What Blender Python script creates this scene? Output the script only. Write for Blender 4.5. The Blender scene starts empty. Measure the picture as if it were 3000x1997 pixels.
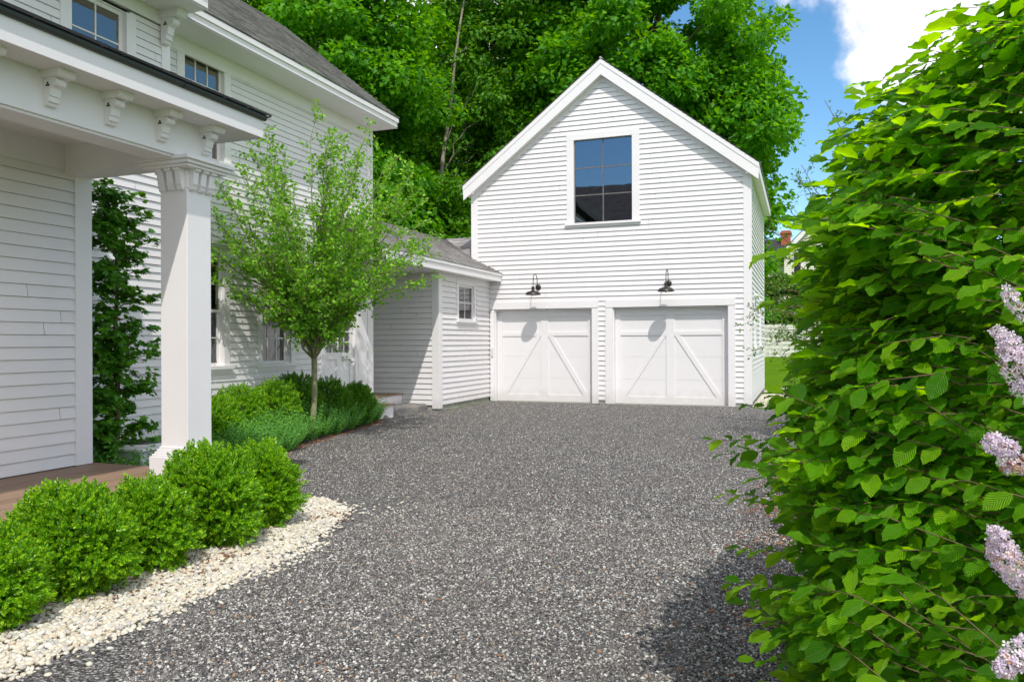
import bpy, math, random
import numpy as np
from mathutils import Vector, Matrix

# ------------------------------------------------------------------ camera, sky, sun, exposure
SC = bpy.context.scene
TH = math.radians(20.4); ROLL = .0038; FOC = 2285.
cd = bpy.data.cameras.new('camera'); cam = bpy.data.objects.new('camera', cd)
SC.collection.objects.link(cam); SC.camera = cam
Fv = Vector((-math.sin(TH), math.cos(TH), 0))
R0 = Vector((math.cos(TH), math.sin(TH), 0)); U0 = Vector((0, 0, 1))
Rv = R0*math.cos(ROLL) - U0*math.sin(ROLL); Uv = U0*math.cos(ROLL) + R0*math.sin(ROLL)
m = Matrix((Rv, Uv, -Fv)).transposed().to_4x4(); m.translation = Vector((0, 0, 1.57))
cam.matrix_world = m
cd.sensor_width = 36; cd.lens = FOC/3000*36; cd.shift_y = (1001-998.5)/3000
cd.clip_start = .05; cd.clip_end = 2000

SUN = Vector((.52, -1, 1.42)).normalized()          # towards the sun
elev = math.asin(SUN.z); az = math.atan2(SUN.x, SUN.y)
W = bpy.data.worlds.new('World'); SC.world = W; W.use_nodes = True
nt = W.node_tree; nd = nt.nodes; lk = nt.links; nd.clear()
wo = nd.new('ShaderNodeOutputWorld'); bg = nd.new('ShaderNodeBackground'); bg.inputs[1].default_value = .15
sky = nd.new('ShaderNodeTexSky'); sky.sky_type = 'NISHITA'; sky.sun_disc = False
sky.sun_elevation = elev; sky.sun_rotation = az; sky.altitude = 300; sky.air_density = 1.0; sky.dust_density = .4; sky.ozone_density = 2.2
tc = nd.new('ShaderNodeTexCoord')
def nmath(nt, op, a, b=None, clamp=False):
    n = nt.nodes.new('ShaderNodeMath'); n.operation = op; n.use_clamp = clamp
    for i, v in enumerate((a, b)):
        if v is None: continue
        if isinstance(v, (int, float)): n.inputs[i].default_value = v
        else: nt.links.new(v, n.inputs[i])
    return n.outputs[0]
nz = nd.new('ShaderNodeTexNoise'); nz.inputs['Scale'].default_value = 7; nz.inputs['Detail'].default_value = 9; nz.inputs['Roughness'].default_value = .58
lk.new(tc.outputs['Generated'], nz.inputs['Vector'])
def lobe(d, c0, c1):
    v = nd.new('ShaderNodeVectorMath'); v.operation = 'DOT_PRODUCT'
    lk.new(tc.outputs['Generated'], v.inputs[0]); v.inputs[1].default_value = Vector(d).normalized()
    mr = nd.new('ShaderNodeMapRange'); mr.interpolation_type = 'SMOOTHSTEP'
    lk.new(v.outputs['Value'], mr.inputs[0]); mr.inputs[1].default_value = math.cos(math.radians(c0)); mr.inputs[2].default_value = math.cos(math.radians(c1))
    return mr.outputs[0]
l = lobe((.22, .90, .38), 15, 3)
for d, a, b in [((.085, .935, .318), 5.5, .5), ((-.55, .72, .42), 17, 5), ((-.42, .82, .36), 12, 4), ((.25, -.45, .85), 60, 34), ((-.75, -.45, .6), 32, 12), ((.85, -.25, .55), 46, 26), ((.3, .8, .75), 20, 6)]:  # wide rear and side lobes are unseen clouds, added as fill for shaded walls
    l = nmath(nt, 'MAXIMUM', l, lobe(d, a, b))
s = nmath(nt, 'ADD', nmath(nt, 'MULTIPLY', l, .50), nmath(nt, 'MULTIPLY', nz.outputs['Fac'], 1.25))
mk = nd.new('ShaderNodeMapRange'); mk.interpolation_type = 'SMOOTHSTEP'; lk.new(s, mk.inputs[0]); mk.inputs[1].default_value = .84; mk.inputs[2].default_value = 1.06
nz2 = nd.new('ShaderNodeTexNoise'); nz2.inputs['Scale'].default_value = 14; nz2.inputs['Detail'].default_value = 6
lk.new(tc.outputs['Generated'], nz2.inputs['Vector'])
cr = nd.new('ShaderNodeValToRGB'); lk.new(nz2.outputs['Fac'], cr.inputs[0])
cr.color_ramp.elements[0].position = .35; cr.color_ramp.elements[0].color = (5.0, 5.2, 5.9, 1)
cr.color_ramp.elements[1].position = .62; cr.color_ramp.elements[1].color = (7.6, 7.5, 7.8, 1)
hs = nd.new('ShaderNodeHueSaturation'); hs.inputs['Saturation'].default_value = 1.20; hs.inputs['Hue'].default_value = .493; hs.inputs['Value'].default_value = 1.03
lk.new(sky.outputs[0], hs.inputs['Color'])
mx = nd.new('ShaderNodeMix'); mx.data_type = 'RGBA'
lk.new(mk.outputs[0], mx.inputs[0]); lk.new(hs.outputs[0], mx.inputs[6]); lk.new(cr.outputs[0], mx.inputs[7])
lk.new(mx.outputs[2], bg.inputs[0]); lk.new(bg.outputs[0], wo.inputs[0])

sd = bpy.data.lights.new('sun', 'SUN'); sd.energy = 2.55; sd.angle = math.radians(.53); sd.color = (1, .955, .89)
sun = bpy.data.objects.new('sun', sd); SC.collection.objects.link(sun)
sun.rotation_euler = (-SUN).to_track_quat('-Z', 'Y').to_euler()
SC.view_settings.view_transform = 'Standard'; SC.view_settings.look = 'None'
SC.view_settings.exposure = .33; SC.view_settings.gamma = 1

# ------------------------------------------------------------------ helpers
rng = np.random.default_rng(7); rnd = random.Random(5)
COL = SC.collection
def tag(o, label=None, cat=None, group=None, kind=None):
    if label: o['label'] = label
    if cat: o['category'] = cat
    if group: o['group'] = group
    if kind: o['kind'] = kind
    return o
def empty(name, loc, label, cat, group=None, rz=0):
    o = bpy.data.objects.new(name, None); COL.objects.link(o); o.location = loc; o.rotation_euler = (0, 0, rz)
    o.empty_display_size = .2
    return tag(o, label, cat, group)
def link(o, parent=None):
    COL.objects.link(o)
    if parent is not None:
        o.parent = parent
        p = Vector((0, 0, 0)); q = parent
        while q is not None: p += q.location; q = q.parent
        o.location = -p if parent.rotation_euler.z == 0 else Vector((0, 0, 0))
    return o
# parts are modelled in world coordinates; link() cancels the parent's offset
class MB:
    def __init__(s): s.v = []; s.f = []; s.uv = {}; s.smooth = False
    def quad(s, *p, uv=None):
        i = len(s.v); s.v += [tuple(q) for q in p]; s.f.append(tuple(range(i, i+len(p))))
        if uv: s.uv[len(s.f)-1] = uv
        return s
    def box(s, x0, x1, y0, y1, z0, z1):
        if x0 > x1: x0, x1 = x1, x0
        if y0 > y1: y0, y1 = y1, y0
        if z0 > z1: z0, z1 = z1, z0
        i = len(s.v)
        s.v += [(x, y, z) for z in (z0, z1) for y in (y0, y1) for x in (x0, x1)]
        s.f += [tuple(i+k for k in q) for q in ((0, 2, 3, 1), (4, 5, 7, 6), (0, 1, 5, 4), (2, 6, 7, 3), (0, 4, 6, 2), (1, 3, 7, 5))]
        return s
    def pbox(s, P, u0, u1, v0, v1, d0, d1):
        i = len(s.v)
        s.v += [tuple(P(u, v, d)) for d in (d0, d1) for v in (v0, v1) for u in (u0, u1)]
        s.f += [tuple(i+k for k in q) for q in ((0, 2, 3, 1), (4, 5, 7, 6), (0, 1, 5, 4), (2, 6, 7, 3), (0, 4, 6, 2), (1, 3, 7, 5))]
        return s
    def prism(s, poly, w0, w1, M):      # poly in (a,b); M(a,b,w)->xyz
        n = len(poly); i = len(s.v)
        s.v += [tuple(M(a, b, w0)) for a, b in poly] + [tuple(M(a, b, w1)) for a, b in poly]
        s.f += [tuple(range(i, i+n)), tuple(range(i+2*n-1, i+n-1, -1))]
        for k in range(n):
            j = (k+1) % n; s.f.append((i+k, i+n+k, i+n+j, i+j))
        return s
    def tube(s, pts, rad, n=6, cap=True):
        pts = [Vector(p) for p in pts]
        if isinstance(rad, (int, float)): rad = [rad]*len(pts)
        i = len(s.v); ref = Vector((.13, .21, .97))
        for k, p in enumerate(pts):
            t = (pts[min(k+1, len(pts)-1)]-pts[max(k-1, 0)]).normalized()
            a = t.cross(ref)
            if a.length < .1: a = t.cross(Vector((1, 0, 0)))
            a.normalize(); b = t.cross(a)
            for j in range(n):
                an = 2*math.pi*j/n; s.v.append(tuple(p+(a*math.cos(an)+b*math.sin(an))*rad[k]))
        for k in range(len(pts)-1):
            for j in range(n):
                j2 = (j+1) % n; s.f.append((i+k*n+j, i+k*n+j2, i+(k+1)*n+j2, i+(k+1)*n+j))
        if cap: s.f.append(tuple(i+j for j in range(n))[::-1]); s.f.append(tuple(i+(len(pts)-1)*n+j for j in range(n)))
        return s
    def lathe(s, prof, c, n=24, M=None):
        i = len(s.v); cx, cy, cz = c
        for r, z in prof:
            for j in range(n):
                an = 2*math.pi*j/n; q = (cx+r*math.cos(an), cy+r*math.sin(an), cz+z)
                s.v.append(q if M is None else tuple(M(r*math.cos(an), r*math.sin(an), z)))
        for k in range(len(prof)-1):
            for j in range(n):
                j2 = (j+1) % n; s.f.append((i+k*n+j, i+k*n+j2, i+(k+1)*n+j2, i+(k+1)*n+j))
        return s
    def build(s, name, mat, parent=None, smooth=False, bevel=0):
        me = bpy.data.meshes.new(name); me.from_pydata(s.v, [], s.f)
        if s.uv:
            ul = me.uv_layers.new(name='UVMap')
            for fi, uv in s.uv.items():
                p = me.polygons[fi]
                for k, li in enumerate(p.loop_indices): ul.data[li].uv = uv[k]
        me.materials.append(mat)
        if smooth:
            for p in me.polygons: p.use_smooth = True
        o = bpy.data.objects.new(name, me); link(o, parent)
        if bevel:
            b = o.modifiers.new('bevel', 'BEVEL'); b.width = bevel; b.segments = 2; b.limit_method = 'ANGLE'
        return o

def tile(name, tv, tf, pos, mats, size, mat, parent=None, uv=None, smooth=False):
    """one mesh holding many copies of a small template (leaves of one plant, pebbles of one bed)"""
    tv = np.asarray(tv, float); tf = np.asarray(tf, np.int64); n, k = len(tv), tf.shape[1]; N = len(pos)
    V = np.einsum('nij,vj->nvi', mats*np.asarray(size).reshape(-1, 1, 1), tv)+np.asarray(pos)[:, None, :]
    F = (tf[None]+np.arange(N)[:, None, None]*n).reshape(-1, k)
    me = bpy.data.meshes.new(name)
    me.vertices.add(N*n); me.vertices.foreach_set('co', V.astype(np.float32).ravel())
    me.loops.add(F.size); me.loops.foreach_set('vertex_index', F.astype(np.int32).ravel())
    me.polygons.add(len(F)); me.polygons.foreach_set('loop_start', np.arange(0, F.size, k, dtype=np.int32))
    me.polygons.foreach_set('use_smooth', np.full(len(F), smooth))
    if uv is not None:
        ul = me.uv_layers.new(name='UVMap'); u = np.asarray(uv, float)[tf].reshape(-1, 2)
        ul.data.foreach_set('uv', np.tile(u, (N, 1)).astype(np.float32).ravel())
    me.update(calc_edges=True); me.materials.append(mat)
    o = bpy.data.objects.new(name, me); link(o, parent); return o
def frames(a, n):
    """matrices whose columns are x=leaf length axis, y=side, z=normal"""
    a = a/np.linalg.norm(a, axis=1, keepdims=True)
    n = n-(n*a).sum(1, keepdims=True)*a; n = n/np.maximum(np.linalg.norm(n, axis=1, keepdims=True), 1e-6)
    b = np.cross(n, a); return np.stack([a, b, n], axis=2)
def rdir(N):
    v = rng.normal(size=(N, 3)); return v/np.linalg.norm(v, axis=1, keepdims=True)

# ------------------------------------------------------------------ materials
def mat(name):
    m = bpy.data.materials.new(name); m.use_nodes = True
    b = m.node_tree.nodes['Principled BSDF']; return m, m.node_tree, b
def noise(nt, scale, detail=4, rough=.5, coord='Object', stretch=None):
    t = nt.nodes.new('ShaderNodeTexCoord'); n = nt.nodes.new('ShaderNodeTexNoise')
    n.inputs['Scale'].default_value = scale; n.inputs['Detail'].default_value = detail; n.inputs['Roughness'].default_value = rough
    src = t.outputs[coord]
    if stretch:
        mp = nt.nodes.new('ShaderNodeMapping'); mp.inputs['Scale'].default_value = stretch; nt.links.new(src, mp.inputs[0]); src = mp.outputs[0]
    nt.links.new(src, n.inputs['Vector']); return n.outputs['Fac']
def ramp(nt, fac, stops, interp='LINEAR'):
    r = nt.nodes.new('ShaderNodeValToRGB'); nt.links.new(fac, r.inputs[0]); e = r.color_ramp.elements; r.color_ramp.interpolation = interp
    while len(e) < len(stops): e.new(.5)
    for i, (p, c) in enumerate(stops): e[i].position = p; e[i].color = (*c, 1) if len(c) == 3 else c
    return r.outputs[0]
def bump(nt, b, h, strength, dist=.01):
    n = nt.nodes.new('ShaderNodeBump'); n.inputs['Strength'].default_value = strength; n.inputs['Distance'].default_value = dist
    nt.links.new(h, n.inputs['Height']); nt.links.new(n.outputs[0], b.inputs['Normal'])
def rpi(nt): return nt.nodes.new('ShaderNodeNewGeometry').outputs['Random Per Island']
def mixc(nt, f, a, b, mode='MIX'):
    n = nt.nodes.new('ShaderNodeMix'); n.data_type = 'RGBA'; n.blend_type = mode
    for i, v in ((0, f), (6, a), (7, b)):
        if isinstance(v, (int, float)): n.inputs[i].default_value = v
        elif isinstance(v, tuple): n.inputs[i].default_value = (*v, 1)
        else: nt.links.new(v, n.inputs[i])
    return n.outputs[2]

def white(name, c, var=.042, isl=True):
    m, t, b = mat(name)
    f = noise(t, 2.3, 5, .6)
    a = tuple(x*(1-var*1.6) for x in c)
    col = ramp(t, f, [(.3, a), (.7, c)])
    if isl: col = mixc(t, .5, col, ramp(t, rpi(t), [(0, tuple(x*(1-var*2) for x in c)), (1, c)]))
    fine = noise(t, 14, 6, .7)
    col = mixc(t, ramp(t, fine, [(.62, (0, 0, 0)), (.8, (.25, .25, .25))]), col, tuple(x*.86 for x in c))
    g_ = t.nodes.new('ShaderNodeTexCoord'); sp_ = t.nodes.new('ShaderNodeSeparateXYZ'); t.links.new(g_.outputs['Object'], sp_.inputs[0])
    zz = nmath(t, 'ADD', sp_.outputs[2], nmath(t, 'MULTIPLY', noise(t, 5, 5, .7), -.5))
    mr = t.nodes.new('ShaderNodeMapRange'); mr.inputs[1].default_value = .12; mr.inputs[2].default_value = -.18; t.links.new(zz, mr.inputs[0])
    col = mixc(t, nmath(t, 'MULTIPLY', mr.outputs[0], .35), col, (.42, .39, .34))
    t.links.new(col, b.inputs['Base Color']); b.inputs['Roughness'].default_value = .55
    bump(t, b, noise(t, 30, 3, .6, stretch=(1, 1, 6)), .12, .004)
    return m
M = {}
M['clap'] = white('white_clapboard_paint', (.815, .785, .79))
M['trim'] = white('white_trim_paint', (.83, .80, .805), .02, False)
M['door'] = white('white_garage_door_paint', (.81, .785, .79), .012, False)
def simple(name, c, rough=.6, metal=0, nscale=20, var=.25, bmp=.1):
    m, t, b = mat(name)
    col = ramp(t, noise(t, nscale, 5, .6), [(.3, tuple(x*(1-var) for x in c)), (.7, tuple(min(1, x*(1+var)) for x in c))])
    t.links.new(col, b.inputs['Base Color']); b.inputs['Roughness'].default_value = rough; b.inputs['Metallic'].default_value = metal
    if bmp: bump(t, b, noise(t, nscale*3, 4, .6), bmp, .005)
    return m
M['concrete'] = simple('concrete_foundation', (.30, .30, .26), .9, 0, 6, .2, .3)
M['bronze'] = simple('dark_bronze_metal', (.035, .028, .024), .42, .3, 15, .2, 0)
M['gutter'] = simple('dark_gutter_metal', (.045, .047, .043), .35, .2, 4, .15, 0)
M['muntin'] = simple('window_metal_grey', (.16, .15, .14), .4, .2, 12, .3, 0)
M['dark'] = simple('dark_interior', (.018, .02, .022), .9, 0, 3, .2, 0)
M['curtain'] = simple('white_curtain', (.55, .57, .60), .9, 0, 5, .08, 0)
M['acgrey'] = simple('ac_unit_metal', (.66, .66, .65), .5, 0, 8, .08, 0)
M['brick'] = simple('red_brick', (.42, .12, .06), .9, 0, 12, .3, .2)
M['cream'] = simple('cream_paint', (.72, .69, .55), .7, 0, 3, .05, 0)
M['oldwhite'] = simple('weathered_fence_paint', (.80, .78, .74), .8, 0, 7, .2, .2)
M['bark'] = simple('grey_brown_bark', (.13, .105, .075), .9, 0, 12, .35, .6)
M['youngbark'] = simple('smooth_olive_bark', (.24, .235, .12), .8, 0, 10, .3, .4)
M['palebark'] = simple('pale_dead_wood', (.30, .26, .21), .9, 0, 6, .25, .5)
M['twig'] = simple('brown_twig', (.14, .085, .05), .8, 0, 18, .3, 0)
M['brownroof'] = simple('brown_roof_shingle', (.13, .10, .09), .9, 0, 3, .4, .2)
M['chip'] = simple('bark_chip', (.26, .12, .06), .9, 0, 30, .4, 0)
# shingles
m, t, b = mat('asphalt_shingle')
col = ramp(t, rpi(t), [(0, (.20, .182, .178)), (.35, (.33, .305, .30)), (.7, (.43, .40, .395)), (1, (.56, .53, .515))])
col = mixc(t, .35, col, ramp(t, noise(t, 1.1, 3, .6), [(.35, (.15, .14, .14)), (.65, (.38, .36, .355))]))
col = mixc(t, .3, col, ramp(t, noise(t, 200, 2, .6), [(.35, (.14, .13, .13)), (.7, (.50, .48, .47))]))
t.links.new(col, b.inputs['Base Color']); b.inputs['Roughness'].default_value = .92
M['shingle'] = m
m, t, b = mat('dark_shingle')
col = ramp(t, rpi(t), [(0, (.018, .018, .02)), (1, (.05, .05, .053))])
t.links.new(col, b.inputs['Base Color']); b.inputs['Roughness'].default_value = .85
M['dkshingle'] = m
# deck
m, t, b = mat('brown_composite_deck')
col = ramp(t, noise(t, 4, 6, .65, stretch=(9, .6, 1)), [(.3, (.22, .135, .085)), (.7, (.36, .24, .16))])
col = mixc(t, .35, col, ramp(t, rpi(t), [(0, (.20, .125, .08)), (1, (.36, .24, .165))]))
t.links.new(col, b.inputs['Base Color']); b.inputs['Roughness'].default_value = .6
M['deck'] = m
# glass
def glass(name, ior, tint, refl=(1, 1, 1)):
    m = bpy.data.materials.new(name); m.use_nodes = True; t = m.node_tree; t.nodes.clear()
    o = t.nodes.new('ShaderNodeOutputMaterial'); g = t.nodes.new('ShaderNodeBsdfGlossy'); g.inputs['Roughness'].default_value = .015
    g.inputs['Color'].default_value = (*refl, 1)
    tr = t.nodes.new('ShaderNodeBsdfTransparent'); tr.inputs[0].default_value = (*tint, 1)
    fr = t.nodes.new('ShaderNodeFresnel'); fr.inputs[0].default_value = ior; mx = t.nodes.new('ShaderNodeMixShader')
    nb = t.nodes.new('ShaderNodeBump'); nb.inputs['Strength'].default_value = .03; nb.inputs['Distance'].default_value = .02
    t.links.new(noise(t, 1.4, 2, .5), nb.inputs['Height']); t.links.new(nb.outputs[0], g.inputs['Normal'])
    t.links.new(fr.outputs[0], mx.inputs[0]); t.links.new(tr.outputs[0], mx.inputs[1]); t.links.new(g.outputs[0], mx.inputs[2])
    t.links.new(mx.outputs[0], o.inputs[0]); return m
M['glassup'] = glass('sky_reflecting_window_glass', 3.4, (.5, .5, .5), (1, .93, .84))
M['glass'] = glass('window_glass', 2.1, (.75, .8, .78))
M['glassrefl'] = glass('reflective_window_glass', 3.0, (.5, .55, .6), (.72, .85, 1))
# leaves
def leaf(name, c0, c1, c2, trans=.35, rough=.45, spec=.4, veins=False, tcol=None):
    m = bpy.data.materials.new(name); m.use_nodes = True; t = m.node_tree; b = t.nodes['Principled BSDF']; o = t.nodes['Material Output']
    col = ramp(t, rpi(t), [(0, c0), (.5, c1), (1, c2)])
    if veins:
        u = t.nodes.new('ShaderNodeUVMap'); sx = t.nodes.new('ShaderNodeSeparateXYZ'); t.links.new(u.outputs[0], sx.inputs[0])
        ax = nmath(t, 'ABSOLUTE', nmath(t, 'SUBTRACT', sx.outputs[1], .5))
        ph = nmath(t, 'SUBTRACT', nmath(t, 'MULTIPLY', sx.outputs[0], 11), nmath(t, 'MULTIPLY', ax, 7))
        w = nmath(t, 'ABSOLUTE', nmath(t, 'SINE', nmath(t, 'MULTIPLY', ph, math.pi)))
        mid = nmath(t, 'LESS_THAN', ax, .022)
        col = mixc(t, nmath(t, 'MULTIPLY', nmath(t, 'POWER', nmath(t, 'SUBTRACT', 1, w), 3), .45), col, (.30, .46, .06))
        col = mixc(t, nmath(t, 'MULTIPLY', mid, .5), col, (.26, .38, .08))
        bump(t, b, w, .9, .006)
    t.links.new(col, b.inputs['Base Color']); b.inputs['Roughness'].default_value = rough
    b.inputs['Specular IOR Level'].default_value = spec
    tb = t.nodes.new('ShaderNodeBsdfTranslucent'); mx = t.nodes.new('ShaderNodeMixShader'); mx.inputs[0].default_value = trans
    hsv = t.nodes.new('ShaderNodeHueSaturation'); hsv.inputs['Value'].default_value = 1.9; hsv.inputs['Hue'].default_value = .480; hsv.inputs['Saturation'].default_value = 1.1
    t.links.new(col, hsv.inputs['Color']); t.links.new(hsv.outputs[0], tb.inputs[0])
    t.links.new(b.outputs[0], mx.inputs[1]); t.links.new(tb.outputs[0], mx.inputs[2]); t.links.new(mx.outputs[0], o.inputs[0])
    return m
M['hornbeam'] = leaf('hornbeam_leaf', (.06, .26, .004), (.15, .45, .006), (.38, .70, .015), .52, .38, .45, True)
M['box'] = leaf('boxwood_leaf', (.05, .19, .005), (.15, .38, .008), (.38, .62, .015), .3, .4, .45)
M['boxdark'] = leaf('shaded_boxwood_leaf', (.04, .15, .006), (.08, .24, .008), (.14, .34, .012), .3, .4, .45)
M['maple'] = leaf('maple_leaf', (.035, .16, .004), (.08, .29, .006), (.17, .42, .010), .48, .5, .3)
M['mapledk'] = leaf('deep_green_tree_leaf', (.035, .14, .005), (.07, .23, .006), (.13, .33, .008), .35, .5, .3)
M['young'] = leaf('young_tree_leaf', (.06, .22, .010), (.16, .41, .016), (.33, .60, .05), .33, .42, .45)
M['vine'] = leaf('espalier_leaf', (.035, .15, .008), (.065, .23, .010), (.11, .31, .012), .3, .45, .4)
M['nepeta'] = leaf('catmint_leaf', (.08, .26, .05), (.13, .35, .06), (.20, .42, .06), .3, .6, .3)
M['mid'] = leaf('crabapple_leaf', (.05, .14, .015), (.085, .21, .018), (.14, .29, .02), .35, .45, .4)
M['lilacleaf'] = leaf('lilac_leaf', (.05, .16, .03), (.07, .20, .035), (.09, .24, .04), .3, .4, .5)
M['grass'] = leaf('grass_blade', (.07, .24, .008), (.11, .33, .010), (.16, .42, .014), .35, .6, .2)
M['petal'] = leaf('lilac_petal', (.56, .48, .64), (.74, .65, .73), (.88, .80, .80), .3, .6, .2)
M['faded'] = leaf('faded_lilac_floret', (.38, .16, .05), (.55, .30, .14), (.66, .44, .28), .3, .7, .2)
# ground materials
def cells(t, scale, rand=1.0):
    tcx = t.nodes.new('ShaderNodeTexCoord'); v = t.nodes.new('ShaderNodeTexVoronoi'); v.inputs['Scale'].default_value = scale; v.inputs['Randomness'].default_value = rand
    t.links.new(tcx.outputs['Object'], v.inputs['Vector']); s = t.nodes.new('ShaderNodeSeparateColor'); t.links.new(v.outputs['Color'], s.inputs[0])
    return v, s
m, t, b = mat('crushed_stone_gravel')
v, s = cells(t, 80)
col = ramp(t, s.outputs[0], [(0, (.055, .052, .052)), (.26, (.125, .118, .115)), (.48, (.20, .19, .185)), (.66, (.32, .305, .29)), (.80, (.48, .465, .44)), (.90, (.62, .61, .57))], 'CONSTANT')
col = mixc(t, ramp(t, noise(t, .45, 5, .65), [(.36, (0, 0, 0)), (.66, (.36, .36, .36))]), col, (.21, .192, .17))
col = mixc(t, ramp(t, v.outputs['Distance'], [(.0, (0, 0, 0)), (.5, (0, 0, 0)), (.9, (.7, .7, .7))]), col, (.02, .02, .02))
t.links.new(col, b.inputs['Base Color']); b.inputs['Roughness'].default_value = .85
bump(t, b, nmath(t, 'MULTIPLY', v.outputs['Distance'], -1.0), .9, .02)
b.inputs['Specular IOR Level'].default_value = .15
M['gravel'] = m
m, t, b = mat('gravel_stone')
col = ramp(t, rpi(t), [(0, (.045, .043, .044)), (.24, (.10, .094, .092)), (.48, (.16, .149, .142)), (.66, (.25, .232, .215)), (.79, (.40, .375, .34)), (.88, (.58, .57, .52)), (.95, (.68, .67, .62)), (.985, (.40, .22, .10))], 'CONSTANT')
col = mixc(t, ramp(t, noise(t, .45, 5, .65), [(.36, (.0, .0, .0)), (.66, (.30, .30, .30))]), col, (.19, .172, .152))
t.links.new(col, b.inputs['Base Color']); b.inputs['Roughness'].default_value = .75
M['stone'] = m
m, t, b = mat('cream_pebble')
col = ramp(t, rpi(t), [(0, (.56, .50, .37)), (.33, (.66, .61, .47)), (.55, (.54, .51, .45)), (.69, (.36, .35, .34)), (.80, (.52, .40, .27)), (.88, (.74, .71, .62))], 'CONSTANT')
col = mixc(t, .25, col, ramp(t, noise(t, 60, 3, .6), [(.3, (.5, .45, .36)), (.7, (.85, .82, .74))]))
t.links.new(col, b.inputs['Base Color']); b.inputs['Roughness'].default_value = .6
M['pebble'] = m
m, t, b = mat('pale_pebble_ground')
v, s = cells(t, 26)
col = ramp(t, s.outputs[0], [(0, (.42, .39, .33)), (.4, (.62, .58, .48)), (.75, (.70, .67, .57)), (.92, (.30, .28, .25))], 'CONSTANT')
col = mixc(t, ramp(t, v.outputs['Distance'], [(.45, (0, 0, 0)), (.85, (.8, .8, .8))]), col, (.10, .08, .06))
t.links.new(col, b.inputs['Base Color']); b.inputs['Roughness'].default_value = .8
bump(t, b, nmath(t, 'MULTIPLY', v.outputs['Distance'], -1.0), .9, .03)
M['pebbleground'] = m
m, t, b = mat('dark_mulch')
v, s = cells(t, 45)
col = ramp(t, s.outputs[0], [(0, (.020, .013, .010)), (.5, (.04, .024, .017)), (.85, (.07, .040, .026)), (.96, (.20, .10, .05))], 'CONSTANT')
t.links.new(col, b.inputs['Base Color']); b.inputs['Roughness'].default_value = .95
bump(t, b, noise(t, 60, 5, .7), 1, .03)
M['mulch'] = m
m, t, b = mat('lawn_ground')
col = ramp(t, noise(t, 1.2, 6, .7), [(.3, (.09, .20, .004)), (.55, (.13, .27, .005)), (.8, (.18, .33, .006))])
col = mixc(t, .4, col, ramp(t, noise(t, 40, 4, .7), [(.35, (.05, .14, .004)), (.7, (.19, .36, .008))]))
t.links.new(col, b.inputs['Base Color']); b.inputs['Roughness'].default_value = .9
bump(t, b, noise(t, 70, 4, .7), 1, .03)
b.inputs['Specular IOR Level'].default_value = .05
M['lawn'] = m
m, t, b = mat('granite_step_stone')
col = ramp(t, noise(t, 3, 6, .7), [(.35, (.13, .13, .125)), (.55, (.22, .215, .20)), (.72, (.36, .29, .17))])
col = mixc(t, .35, col, ramp(t, noise(t, 90, 3, .7), [(.3, (.06, .06, .06)), (.7, (.42, .41, .38))]))
t.links.new(col, b.inputs['Base Color']); b.inputs['Roughness'].default_value = .85
bump(t, b, noise(t, 18, 6, .7), .9, .04)
M['granite'] = m
# ------------------------------------------------------------------ building helpers
def PX(x, s=1): return lambda u, v, d: (x+s*d, u, v)        # wall facing +X (s=1): u = Y
def PY(y, s=-1): return lambda u, v, d: (u, y+s*d, v)       # wall facing -Y: u = X
def claps(mb, P, ufn, v0, v1, c=.121, t=.016, holes=(), seam=3.6, r=None, jit=0, seamgap=.004, slot=.005):
    r = r or random.Random(int(abs(v0*1000))+len(mb.v))
    if not callable(ufn):
        a0, a1 = ufn; ufn = lambda v: (a0, a1)
    n = int(math.ceil((v1-v0)/c-1e-6))
    for k in range(n):
        a = v0+k*c; b = min(a+c, v1)
        cuts = sorted({a, b} | {h[i] for h in holes for i in (2, 3) if a < h[i] < b})
        L0, L1 = ufn(a); seams = []; s = L0+r.uniform(.1, seam)
        while s < L1: seams.append(s); s += r.uniform(.55, 1.1)*seam
        D = lambda v: t*(1-(v-a)/c)+.002
        for p, q in zip(cuts, cuts[1:]):
            mid = (p+q)/2; p0, p1 = ufn(p); q0, q1 = ufn(q)
            if q1-q0 < .001 and p1-p0 < .001: continue
            segs = [(p0, p1, q0, q1)]
            for h in holes:
                if not (h[2] < mid < h[3]): continue
                ns = []
                for x0, x1, y0, y1 in segs:
                    if h[1] <= x0 or h[0] >= x1: ns.append((x0, x1, y0, y1)); continue
                    if h[0] > x0: ns.append((x0, h[0], y0, h[0]))
                    if h[1] < x1: ns.append((h[1], x1, h[1], y1))
                segs = ns
            for sm in seams:
                ns = []
                for x0, x1, y0, y1 in segs:
                    if x0+.05 < sm < x1-.05 and y0 < sm < y1: ns += [(x0, sm-seamgap/2, y0, sm-seamgap/2), (sm+seamgap/2, x1, sm+seamgap/2, y1)]
                    else: ns.append((x0, x1, y0, y1))
                segs = ns
            q2 = q-slot if (q == b and not jit and b < v1) else q
            for x0, x1, y0, y1 in segs:
                pb = p-(r.uniform(0, jit) if (jit and p == a and k > 0) else 0)
                i = len(mb.v); dp = D(p)+(r.uniform(0, .004) if jit else 0)
                mb.v += [P(x0, pb, dp), P(x1, pb, dp), P(y1, q2, D(q)), P(y0, q2, D(q))]; mb.f.append((i, i+1, i+2, i+3))
                if p == a:
                    mb.v += [P(x0, pb, .001), P(x1, pb, .001)]; mb.f.append((i+4, i+5, i+1, i))
    return mb
def shingles(mb, P, ufn, v0, v1, c=.14, seed=1):
    return claps(mb, P, ufn, v0, v1, c=c, t=.017, seam=.30, r=random.Random(seed), jit=.012, seamgap=.003)

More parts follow.
